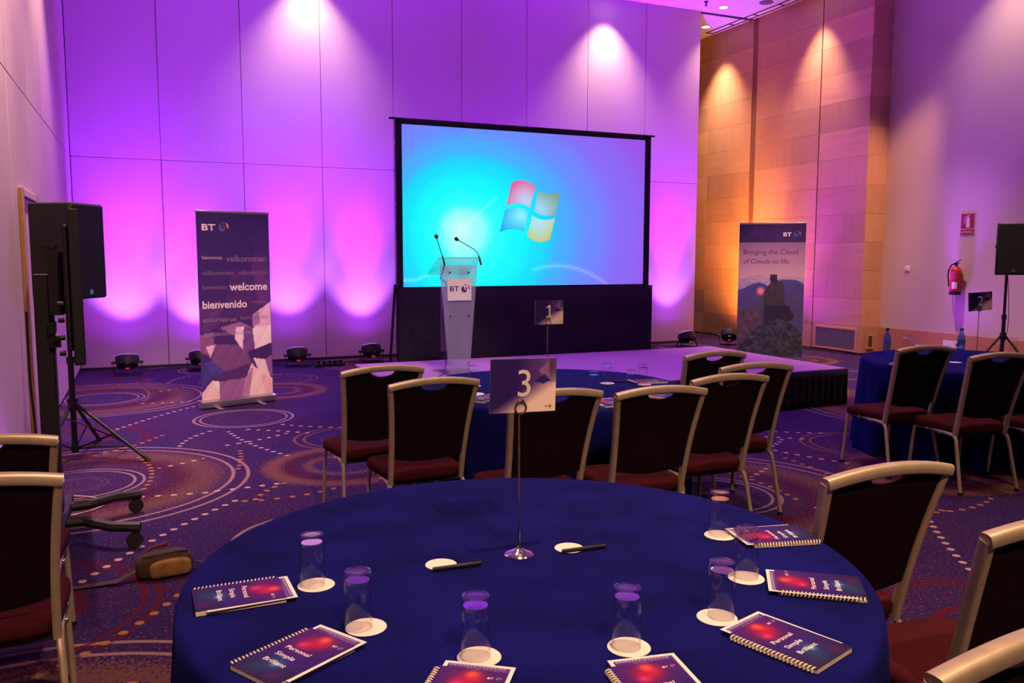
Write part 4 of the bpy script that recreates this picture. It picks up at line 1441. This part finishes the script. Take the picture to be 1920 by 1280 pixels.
# ------------------------------------------------------------------ display on a wheeled trolley, seen edge-on
ang = math.radians(4.15)
t = thing('display_trolley', 'black wheeled trolley carrying the display at the left', 'trolley', (-0.52, 5.25, 0))
MB().bb(-0.045, 0.045, -0.05, 0.05, 0.14, 1.50).build('column', M_BLACK, t, bevel=0.006)
MB().bb(-0.07, 0.07, -0.34, 0.34, 0.10, 0.165).build('base_beam', M_BLACK, t, bevel=0.008)
for s, yo, ye in ((1, 0.14, 0.345), (-1, -0.16, -0.345)):
    l = MB().tube([(-0.34, ye * 0.98, 0.115), (-0.22, (yo + ye) / 2, 0.125), (0.0, yo, 0.135), (0.16, yo + 0.02 * s, 0.135), (0.30, (yo + ye) / 2 + 0.06 * s, 0.125), (0.44, ye, 0.115)], 0.030, 8, 0.030).build('base_arm', M_BLACK, t, sharp=30)
    for xx in (0.41, -0.32):
        MB().lathe([(0.001, -0.016), (0.042, -0.014), (0.045, 0.0), (0.042, 0.014), (0.001, 0.016)], 18).build('caster', mat('caster_rubber', (0.02, 0.021, 0.019), 0.5), l)
        w_ = l.children[-1]
        w_.rotation_euler = (PI / 2, 0, 0.3)
        w_.location = (xx, ye * (1.0 if xx > 0 else 0.98), 0.046)
MB().bb(0.04, 0.105, -0.15, 0.15, 1.28, 1.62).build('mount_plate', M_BLACKM, t)
MB().bb(0.02, 0.06, -0.11, -0.05, 1.18, 1.24).bb(0.03, 0.08, -0.10, -0.06, 1.10, 1.16).build('clamp', M_BLACKM, t)
cable([(-0.60, 5.19, 1.30), (-0.60, 5.19, 0.9), (-0.585, 5.2, 0.5), (-0.60, 5.2, 0.2)], 'black cable hanging along the trolley column', 0.006, 'trolley_cable')
t = thing('flat_display', 'black flat display on the trolley, seen edge-on', 'display', (-0.365, 5.26, 1.055), ang)
MB().bb(-0.020, 0.030, -0.62, 0.62, 0.0, 0.775).build('bezel', M_BLACK, t, bevel=0.006)
MB().bb(-0.050, -0.018, -0.50, 0.50, 0.06, 0.70).build('rear_housing', M_BLACK, t, bevel=0.010)
MB().bb(0.0300, 0.0312, -0.60, 0.60, 0.02, 0.755).build('glass_panel', mat('display_glass', (0.006, 0.006, 0.008), 0.08, spec=0.6), t)
for k, z in enumerate((0.05, 0.13, 0.22, 0.30)):
    MB().cyl((-0.055, -0.47, z), (-0.085, -0.47, z), 0.014, 8).build('knob', M_BLACK, t)

# ------------------------------------------------------------------ waist bag on the carpet
t = thing('waist_bag', 'small brown waist bag lying on the carpet', 'bag', (0.03, 4.42, 0), math.radians(8))
M_BAG = mat('tan_canvas', (0.24, 0.12, 0.030), 0.85, var=0.3, scale=14, bump=0.3)
M_BAGD = mat('dark_brown_canvas', (0.055, 0.026, 0.018), 0.85, var=0.3, scale=20, bump=0.3)
def blob(rx, ry, rz, n=24, m=12, e=0.55, droop=0.0):
    vs, fs = [], []
    for j in range(m + 1):
        ph = -PI / 2 + PI * j / m
        for i in range(n):
            a = 2 * PI * i / n
            cp, sp, ca, sa = math.cos(ph), math.sin(ph), math.cos(a), math.sin(a)
            s_ = lambda v: math.copysign(abs(v) ** e, v)
            vs.append((rx * s_(cp) * s_(ca), ry * s_(cp) * s_(sa), rz * s_(sp) - droop * (s_(cp) * s_(ca)) ** 2))
    for j in range(m):
        for i in range(n):
            fs.append((j * n + i, j * n + (i + 1) % n, (j + 1) * n + (i + 1) % n, (j + 1) * n + i))
    return vs, fs
vs, fs = blob(0.135, 0.060, 0.062, droop=0.012)
MB().add([(x, y, z + 0.066) for x, y, z in vs], fs).build('pouch', M_BAGD, t, sharp=60)
vs, fs = blob(0.100, 0.030, 0.045, droop=0.008)
MB().add([(x + 0.02, y - 0.055, z + 0.056) for x, y, z in vs], fs).build('front_pocket', M_BAG, t, sharp=60)
MB().tube([(-0.11, -0.035, 0.120), (-0.03, -0.05, 0.128), (0.05, -0.05, 0.128), (0.11, -0.03, 0.118)], 0.005, 6).build('zip', M_BLACK, t)
MB().tube([(-0.13, 0.0, 0.05), (-0.22, -0.02, 0.02), (-0.32, 0.01, 0.010), (-0.43, 0.03, 0.008)], 0.022, 8, 0.004, up=(0, 0, 1)).build('strap', M_BAGD, t)
MB().tube([(0.13, 0.0, 0.05), (0.18, 0.02, 0.025), (0.24, 0.0, 0.018), (0.26, 0.05, 0.012), (0.20, 0.07, 0.010)], 0.020, 8, 0.005, up=(0, 0, 1)).build('strap', M_BLACK, t)
MB().box((0.255, 0.005, 0.024), (0.05, 0.045, 0.018)).build('buckle', M_BLACK, t, bevel=0.005)
MB().tube([(-0.13, 0.03, 0.09), (-0.05, 0.04, 0.138), (0.02, 0.03, 0.15)], [0.006, 0.008, 0.012], 8).build('zip_pull', mat('dark_red_cord', (0.10, 0.015, 0.02), 0.7), t)

# ------------------------------------------------------------------ right wall fittings
M_FIRE = mat('fire_red', (0.50, 0.018, 0.018), 0.35, var=0.08, coat=0.3)
EY = 8.665
t = thing('fire_extinguisher', 'red fire extinguisher hanging on the right plaster wall', 'extinguisher', (XR - 0.105, EY, 1.05))
MB().lathe([(0.001, 0.0), (0.070, 0.0), (0.078, 0.015), (0.078, 0.33), (0.070, 0.375), (0.045, 0.405), (0.022, 0.415), (0.022, 0.44), (0.001, 0.44)], 24).build('cylinder', M_FIRE, t)
MB().lathe([(0.080, -0.002), (0.080, 0.05), (0.076, 0.055)], 24).build('foot_ring', M_BLACK, t)
MB().box((0.0, 0.0, 0.455), (0.04, 0.04, 0.035)).build('valve', M_BLACKM, t, bevel=0.005)
MB().box((-0.02, -0.03, 0.485), (0.02, 0.12, 0.010), rx=-0.45).box((-0.02, -0.03, 0.462), (0.02, 0.10, 0.008), rx=-0.1).build('lever', M_BLACKM, t, bevel=0.002)
MB().tube([(0, 0.02, 0.455), (-0.01, 0.07, 0.44), (-0.02, 0.105, 0.37), (-0.02, 0.115, 0.28), (-0.02, 0.10, 0.18), (-0.03, 0.085, 0.12)], 0.011, 8).build('hose', M_BLACK, t)
def wrap_label(a0, a1, z0, z1, r, m, name):
    n = 8
    vs = []
    for z in (z0, z1):
        for i in range(n + 1):
            a = a0 + (a1 - a0) * i / n
            vs.append((r * math.cos(a), r * math.sin(a), z))
    MB().add(vs, [(i, i + 1, n + 2 + i, n + 1 + i) for i in range(n)]).build(name, m, t, sharp=None)
wrap_label(PI + 0.05, PI + 1.0, 0.09, 0.19, 0.0792, M_WHITE, 'label_patch')
for k in range(4):
    wrap_label(PI - 0.5, PI + 0.9, 0.235 + 0.030 * k, 0.243 + 0.030 * k, 0.0790, mat('pale_red_print', (0.62, 0.22, 0.20), 0.5), 'label_line')
MB().bb(0.075, 0.104, -0.03, 0.03, 0.24, 0.32).build('wall_hook', M_BLACKM, t)

# wall sign: panel facing -x (local -y turned to -x)
t = thing('wall_sign', 'red extinguisher sign with a white bottle symbol on the plaster wall', 'sign', (XR - 0.001, 8.595, 1.925), -PI / 2)
MB().bb(-0.115, 0.115, -0.006, 0, 0.0, 0.32).build('plate', mat('sign_white', (0.72, 0.55, 0.52), 0.5), t)
M_SIGN = mat('sign_red', (0.30, 0.018, 0.035), 0.5)
MB().bb(-0.108, 0.108, -0.008, -0.006, 0.095, 0.313).build('symbol_field', M_SIGN, t)
MB().bb(-0.108, 0.108, -0.008, -0.006, 0.007, 0.083).build('text_field', M_SIGN, t)
M_SGW = mat('sign_symbol', (0.75, 0.55, 0.52), 0.5)
b = MB().prism([(-0.030, 0.11), (0.030, 0.11), (0.030, 0.235), (0.018, 0.258), (0.008, 0.262), (0.008, 0.278), (0.030, 0.284), (0.030, 0.292), (-0.020, 0.285), (-0.008, 0.275), (-0.008, 0.262), (-0.018, 0.258), (-0.030, 0.235)], 0.001, UP(0.008, -0.0082, 0))
b.tube([(-0.01, -0.0088, 0.272), (-0.045, -0.0088, 0.262), (-0.052, -0.0088, 0.22), (-0.050, -0.0088, 0.17)], 0.005, 6, 0.0008, up=(0, 1, 0))
b.build('bottle_symbol', M_SGW, t, sharp=None)
letter('EXTINTOR', M_SGW, t, UP(0.0, -0.0083, 0.030), width=0.18, height=0.030, bold=0.02, align='CENTER')
t = thing('wall_switch', 'small pale square switch on the plaster wall', 'switch', (XR - 0.001, 9.612, 1.375), -PI / 2)
MB().bb(-0.045, 0.045, -0.010, 0, 0, 0.09).build('plate', M_WHITEP, t, bevel=0.004)
MB().bb(-0.025, 0.025, -0.016, -0.010, 0.02, 0.07).build('rocker', M_WHITEP, t, bevel=0.003)
t = thing('wall_socket', 'white double socket plate low on the right wall behind the water bottle', 'socket', (XR - 0.013, 8.72, 0.25), -PI / 2)
MB().bb(-0.17, 0.17, -0.010, 0, 0, 0.10).build('plate', M_WHITEP, t, bevel=0.004)
for x in (-0.085, 0.085):
    MB().cyl((x, -0.014, 0.05), (x, -0.006, 0.05), 0.028, 16).build('outlet', M_BLACK if x > 0 else M_WHITEP, t)
# ------------------------------------------------------------------ table number stands
def card_art(u, v):
    c = ramp([(0.0, (46, 28, 92)), (0.35, (44, 24, 104)), (0.7, (86, 52, 140)), (1.0, (122, 78, 150))], u)
    s = (u - 0.5) * 1.0 + (0.42 - v) * 1.25          # pale sweep into the lower right corner
    k = min(1.0, max(0.0, s * 2.2 + 0.05))
    c = tuple(a + (b_ - a) * k for a, b_ in zip(c, (250, 224, 212)))
    if inpoly(u, 1 - v, [(0.72, 0.24), (0.88, 0.05), (0.90, 0.42), (0.78, 0.30)]):
        c = (140, 96, 150)
    if inpoly(u, 1 - v, [(0.66, 0.42), (0.82, 0.30), (0.92, 0.42), (0.80, 0.48)]):
        c = (50, 32, 124)
    if u > 0.90 and v > 0.55:
        c = tuple(q * 0.75 for q in c)
    return lin(c)
CARD = picture_mesh('card', 0.200, 0.150, 96, 72, card_art)
M_DIGIT = mat('digit_print', (0.80, 0.66, 0.60), 0.6)
def number_stand(digit, label, loc, zc, tilt=0.0, rz=0.0):
    t = thing('table_number_stand', label, 'table sign', loc, rz)
    MB().lathe([(0.001, 0.0), (0.042, 0.0), (0.0425, 0.003), (0.036, 0.009), (0.018, 0.015), (0.008, 0.020), (0.004, 0.028), (0.001, 0.028)], 32).build('base', M_CHROME, t)
    MB().cyl((0, 0, 0.02), (0, 0, zc - 0.012), 0.0032, 10).build('pole', mat('satin_steel', (0.55, 0.45, 0.36), 0.25, 1.0), t)
    M_CLIP = mat('bronze_clip', (0.16, 0.09, 0.08), 0.3, 0.8)
    for k, (zz, rr) in enumerate(((zc + 0.005, 0.017),)):
        P = [(rr * math.sin(a), -0.010, zz + rr * math.cos(a)) for a in [2 * PI * i / 20 for i in range(20)]]
        MB().tube(P, 0.0022, 8, closed=True).build('clip_ring', M_CLIP, t)
    for s in (-1, 1):
        MB().tube([(0, 0, zc - 0.014), (s * 0.012, -0.006, zc - 0.010), (s * 0.017, -0.010, zc + 0.005), (s * 0.010, -0.010, zc + 0.022), (s * 0.004, -0.009, zc + 0.028)], 0.0024, 8).build('clip_wire', M_CLIP, t)
    c = link('card', CARD, attr_mat('printed_card', 0.5), t)
    c.location = (0.008, -0.006, zc - 0.008)
    c.rotation_euler = (0, tilt, 0)
    bk = MB().bb(-0.100, 0.100, 0.0006, 0.0022, 0.0, 0.150).build('card_back', M_WHITE, c)
    if digit == '1':      # numeral with a flag and a foot
        MB().prism([(-0.024, 0.0), (0.024, 0.0), (0.024, 0.009), (0.0065, 0.009), (0.0065, 0.078), (-0.0015, 0.078), (-0.023, 0.066), (-0.019, 0.058), (-0.0055, 0.064), (-0.0055, 0.009), (-0.024, 0.009)],
                   0.0004, UP(0.002, -0.0006, 0.045)).build('digit', M_DIGIT, c, sharp=None)
    else:
        letter(digit, M_DIGIT, c, UP(0.002, -0.0006, 0.045), height=0.078, align='CENTER', name='digit')
    letter('BT', M_PLUMP, c, UP(0.068, -0.0006, 0.012), width=0.010, height=0.005)
    globe_logo(c, UP(0.083, -0.0006, 0.0145), 0.0045, M_PLUMP, M_PLUMP)
    return t
number_stand('3', 'table number 3 card on a thin chrome stand in the foreground', (0.937, 2.081, TZ), 1.178 - TZ, math.radians(1.5))
number_stand('1', 'table number 1 card on a thin chrome stand before the black screen skirt', (2.345, 4.770, TZ), 1.178 - TZ, 0.0)
number_stand('2', 'table number 2 card on a thin chrome stand below the fire extinguisher', (6.190, 4.655, TZ), 1.178 - TZ, math.radians(-4), math.radians(-20))

# ------------------------------------------------------------------ tumblers upside down on paper coasters
M_GLASS = thin_clear('clear_glass', (0.99, 0.99, 0.992), 1.32, 0.02)
M_GLASSB = thin_clear('thick_glass_base', (0.95, 0.94, 0.96), 2.6, 0.03, solid=0.38)
GL = MB().lathe([(0.0315, 0.0), (0.0302, 0.132), (0.0285, 0.1355), (0.0001, 0.1355)], 32)
# inner wall of the cup, opening downwards, thick base on top
GL = MB().lathe([(0.0001, 0.112), (0.0262, 0.112), (0.0278, 0.105), (0.0297, 0.0), (0.0316, 0.0), (0.0303, 0.128), (0.0290, 0.133), (0.0235, 0.1345), (0.0215, 0.1325), (0.0001, 0.1322)], 40).mesh('tumbler', 40)
GL.materials.append(M_GLASS)
GL.materials.append(M_GLASSB)
for p_ in GL.polygons:
    p_.material_index = 1 if p_.center.z > 0.108 else 0
M_COAST = mat('paper_coaster', (0.83, 0.76, 0.68), 0.85, var=0.03, scale=40)
CO = MB()
CO.lathe([(0.001, 0.0), (0.046, 0.0), (0.047, 0.001), (0.046, 0.002), (0.001, 0.002)], 40)
CO = CO.mesh('coaster')
CO.materials.append(M_COAST)
def glass(x, y, label, grp, with_c=True, cdx=0.008, cdy=-0.004, cl=None):
    z = TZ + 0.0005
    if with_c:
        c = link('paper_coaster', CO)
        c.location = (x + cdx, y + cdy, z)
        tag(c, cl or label.replace('upside-down tumbler', 'paper coaster under the tumbler'), 'coaster', 'paper coasters')
        z += 0.0022
    g = link('drinking_glass', GL)
    g.location = (x, y, z)
    tag(g, label, 'glass', grp)
def coaster(x, y, label, sx=1.0, sy=1.0, rz=0.0):
    c = link('paper_coaster', CO)
    c.location = (x, y, TZ + 0.0005)
    c.scale = (sx, sy, 1)
    c.rotation_euler = (0, 0, rz)
    tag(c, label, 'coaster', 'paper coasters')
GG3, GG1, GG2 = 'tumblers on table three', 'tumblers on table one', 'tumblers on table two'
glass(0.362, 2.092, 'upside-down tumbler beside the leftmost notebook', GG3)
glass(0.412, 1.800, 'upside-down tumbler at the top of the second notebook from the left', GG3, cdx=0.016)
glass(0.606, 1.566, 'upside-down tumbler in front, left of the number 3 stand', GG3, cdx=0.006)
glass(0.921, 1.478, 'upside-down tumbler in front, right of the number 3 stand', GG3, cdx=0.004)
glass(1.205, 1.520, 'upside-down tumbler by the curled open notebook on the right', GG3, cdx=-0.012, cdy=0.0)
glass(1.418, 1.690, 'upside-down tumbler in the middle of three on the right', GG3, cdx=-0.004)
glass(1.563, 1.992, 'upside-down tumbler farthest back on the foreground table', GG3, cdx=0.0)
coaster(0.710, 2.096, 'bare white coaster left of the number 3 stand', 0.92, 0.92)
coaster(1.092, 2.072, 'bare white coaster right of the number 3 stand', 0.90, 0.90)
def pen(x, y, a, label, z=TZ):
    t = thing('pen', label, 'pen', (x, y, z), a)
    MB().tube([(-0.07, 0, 0.0062), (-0.068, 0, 0.0062), (0.0, 0, 0.0062), (0.045, 0, 0.0062)], [0.0035, 0.0052, 0.0055, 0.0055], 10).build('barrel', M_BLACK, t)
    MB().tube([(0.045, 0, 0.0062), (0.066, 0, 0.0062), (0.069, 0, 0.0062)], [0.0058, 0.0054, 0.003], 10).build('cap', M_BLACKM, t)
    MB().box((0.045, 0, 0.0130), (0.040, 0.0025, 0.0016)).build('clip', M_BLACKM, t)
pen(0.742, 2.050, math.radians(-3), 'black pen beside the bare coaster left of the number 3 stand', TZ + 0.0026)
pen(1.122, 2.034, math.radians(-4), 'black pen beside the bare coaster right of the number 3 stand', TZ + 0.0026)

# ------------------------------------------------------------------ spiral notebooks with tucked-in leaflets
def cover_art(u, v):
    c = ramp([(0.0, (36, 26, 72)), (0.5, (48, 26, 106)), (1.0, (64, 30, 112))], v)
    def spot(cx, cy, r, q, k):
        nonlocal c
        d = math.hypot((u - cx), (v - cy) * 1.42) / r
        s = k * math.exp(-d * d)
        c = tuple(a + (b_ - a) * min(1, s) for a, b_ in zip(c, q))
    spot(0.48, 0.80, 0.26, (140, 20, 70), 0.9)
    spot(0.40, 0.72, 0.15, (178, 30, 76), 0.7)
    spot(0.58, 0.82, 0.13, (190, 36, 60), 0.7)
    spot(0.52, 0.90, 0.09, (238, 92, 60), 0.95)
    spot(0.36, 0.70, 0.07, (226, 60, 110), 0.7)
    spot(0.50, 0.28, 0.20, (36, 84, 150), 0.6)
    spot(0.52, 0.27, 0.06, (120, 200, 225), 0.9)
    spot(0.35, 0.14, 0.18, (26, 70, 92), 0.6)
    spot(0.75, 0.10, 0.10, (96, 30, 76), 0.6)
    return lin(c)
def flat_picture(name, w, h, nx, ny, fn):
    me = picture_mesh(name, w, h, nx, ny, fn)
    me.transform(Matrix.Rotation(-PI / 2, 4, 'X'))
    me.transform(Matrix.Translation((0, -h / 2, 0)))
    return me
NW, NH = 0.146, 0.210
COVER_ART = flat_picture('artwork', NW, NH, 30, 44, cover_art)
M_PAGE = mat('cream_pages', (0.74, 0.63, 0.50), 0.85, var=0.12, scale=160, stretch=(0.2, 0.2, 14))
M_COVER = mat('purple_cover', (0.045, 0.016, 0.10), 0.3, var=0.1)
M_SPIRAL = mat('ivory_spiral', (0.72, 0.62, 0.50), 0.5)
def leaf_art(u, v):
    x, y = u * 0.148, v * 0.21
    if x < 0.008 or x > 0.140 or y < 0.008 or y > 0.202:
        return (0.80, 0.76, 0.72)
    if 0.1935 < y < 0.1980 and 0.012 < x < 0.130 and math.sin(x * 900) > -0.5:
        return lin((176, 150, 190))
    if 0.187 < y < 0.190 and 0.05 < x < 0.136 and math.sin(x * 1100) > -0.3:
        return lin((150, 120, 176))
    return lin((74, 46, 122))
LEAF = flat_picture('leaflet', 0.148, 0.21, 60, 84, leaf_art)
LEAF.materials.append(attr_mat('printed_leaflet', 0.45))
M_CVW = mat('cover_lettering', (0.85, 0.80, 0.85), 0.6)
def build_notebook(label, group):
    t = thing('spiral_notebook', label, 'notebook', group=group)
    MB().bb(-0.070, 0.073, -0.104, 0.104, 0.0, 0.0110).build('pages', M_PAGE, t, bevel=0.0008)
    cv = MB().bb(-0.072, 0.073, -0.105, 0.105, 0.0118, 0.0124).build('cover', M_COVER, t, sharp=None)
    a = link('artwork', COVER_ART, attr_mat('printed_cover', 0.55, spec=0.15), cv)
    a.location = (0.0005, 0, 0.0125)
    a.scale = (0.985, 0.998, 1)
    for s, y, x, w in (('Personal', 0.010, -0.004, 0.074), ('Simple', -0.020, -0.008, 0.058), ('Brilliant', -0.050, -0.004, 0.068)):
        letter(s, M_CVW, cv, FLAT(x, y, 0.0127), width=w, height=0.0135, bold=0.006, align='CENTER')
    letter('BT', M_WHITE, cv, FLAT(0.036, 0.072, 0.0127), width=0.013, height=0.007, bold=0.02)
    globe_logo(cv, FLAT(0.058, 0.0755, 0.0127), 0.0065, mat('sky_print', (0.10, 0.20, 0.50), 0.5), M_RED)
    P = []
    turns, per = 22, 8
    for i in range(turns * per + 1):
        a_ = 2 * PI * i / per
        P.append((-0.0735 + 0.0068 * math.cos(a_), -0.100 + 0.200 * i / (turns * per), 0.0072 + 0.0066 * math.sin(a_)))
    MB().tube(P, 0.0018, 6).build('spiral_binding', M_SPIRAL, t, sharp=60)
    return t
nb0 = None
NG3, NG1 = 'spiral notebooks on table three', 'spiral notebooks on table one'
NB = [
    (0.180, 2.082, -90.0, 'leftmost spiral notebook on the foreground table, lying sideways', NG3, (0.006, 0.024, 1.5)),
    (0.252, 1.7045, -60.5, 'second spiral notebook from the left on the foreground table', NG3, (0.007, 0.027, 1.0)),
    (0.513, 1.4125, -36.0, 'spiral notebook cut by the bottom picture edge, left of centre', NG3, (0.008, 0.026, 0.0)),
    (0.8816, 1.2816, -8.0, 'spiral notebook cut by the bottom picture edge, right of centre', NG3, (0.010, 0.026, -2.0)),
    (1.2485, 1.3415, 17.5, 'spiral notebook with thick page edges nearest on the right', NG3, (0.006, 0.026, -1.0)),
    (1.542, 1.560, 52.5, 'middle spiral notebook on the right, its binding facing the viewer', NG3, (-0.004, 0.022, 0.0)),
    (1.705, 1.903, 76.0, 'farthest spiral notebook on the right of the foreground table', NG3, (0.004, 0.024, 1.0)),
    (1.800, 4.500, -60.0, 'spiral notebook on the middle table between the second chair and the number 3 card', NG1, (0.006, 0.024, 1.0)),
    (2.400, 4.085, -5.0, 'spiral notebook on the middle table edge right of the number 3 card', NG1, (0.006, 0.024, 1.0)),
    (3.075, 4.700, 80.0, 'spiral notebook at the right of the middle table before the stage', NG1, (0.006, 0.024, 1.0)),
    (2.800, 4.200, 25.0, 'spiral notebook glimpsed through a chair hand-hold on the middle table', NG1, (0.006, 0.024, 1.0)),
    (5.430, 4.690, -75.0, 'spiral notebook on the right table left of the chair backs', 'spiral notebooks on table two', (0.006, 0.024, 1.0)),
]
for i, (x, y, a, lab, grp, (lx, ly, la)) in enumerate(NB):
    a = math.radians(a)
    if nb0 is None:
        nb0 = build_notebook(lab, grp)
        nb0.location = (x, y, TZ + 0.0005)
        nb0.rotation_euler = (0, 0, a)
    else:
        dup(nb0, lab, (x, y, TZ + 0.0005), a, grp)
    lf = link('leaflet', LEAF)
    c_, s_ = math.cos(a), math.sin(a)
    lf.location = (x + lx * c_ - ly * s_, y + lx * s_ + ly * c_, TZ + 0.0005 + 0.0113)
    lf.rotation_euler = (0, 0, a + math.radians(la))
    tag(lf, 'leaflet in the ' + lab.replace(' on the foreground table', '').replace(' and the number 3 card', ' and sign'), 'leaflet', 'leaflets in the notebooks')
    m = lf.modifiers.new('thickness', 'SOLIDIFY')
    m.thickness = 0.0003
    m.offset = -1.0

# ------------------------------------------------------------------ middle and right table settings
glass(1.925, 5.020, 'upside-down tumbler far left on the middle table beside the lectern', GG1)
glass(2.792, 4.777, 'upside-down tumbler farthest back on the middle table', GG1, cdx=0.0)
glass(2.515, 4.465, 'upside-down tumbler beside the bare coaster on the middle table', GG1)
glass(2.765, 4.426, 'upside-down tumbler left of the pair on the right of the middle table', GG1)
glass(2.985, 4.640, 'upside-down tumbler right of the pair on the right of the middle table', GG1)
coaster(2.440, 4.640, 'bare white coaster on the middle table')
coaster(1.832, 4.712, 'bare white coaster on the middle table behind the second chair')
pen(2.905, 4.790, math.radians(-35), 'black pen lying at the back of the middle table')

M_PET = thin_clear('blue_water_bottle', (0.45, 0.62, 0.95), 1.4, 0.06, haze=0.18, haze_col=(0.2, 0.4, 0.9))
def bottle(x, y, label):
    t = thing('water_bottle', label, 'bottle', (x, y, TZ), 0)
    MB().lathe([(0.001, 0.004), (0.026, 0.0), (0.032, 0.006), (0.032, 0.055), (0.030, 0.062), (0.032, 0.070), (0.032, 0.135), (0.029, 0.155), (0.017, 0.185), (0.0135, 0.195), (0.0135, 0.207), (0.001, 0.207)], 24).build('body', M_PET, t)
    MB().lathe([(0.0145, 0.207), (0.0150, 0.209), (0.0150, 0.224), (0.0140, 0.226), (0.001, 0.226)], 18).build('cap', mat('blue_cap', (0.03, 0.05, 0.16), 0.4), t)
    MB().lathe([(0.0325, 0.080), (0.0325, 0.128)], 24).build('label_band', mat('bottle_label', (0.10, 0.18, 0.42), 0.4), t)
bottle(5.905, 5.300, 'blue water bottle at the back left of the right table')
bottle(6.500, 5.040, 'blue water bottle on the right table between the chair backs')
glass(6.235, 5.330, 'upside-down tumbler right of the back left bottle, nearer of two', GG2)
glass(6.290, 5.430, 'upside-down tumbler right of the back left bottle, farther of two', GG2)
glass(6.930, 4.860, 'upside-down tumbler on the right table under the tripod', GG2)
coaster(5.930, 4.640, 'bare white coaster on the right table seen between the chair backs')
coaster(6.060, 4.420, 'bare white coaster on the right table seen through a chair hand-hold')
coaster(6.050, 4.000, 'bare white coaster on the right table at the picture edge')
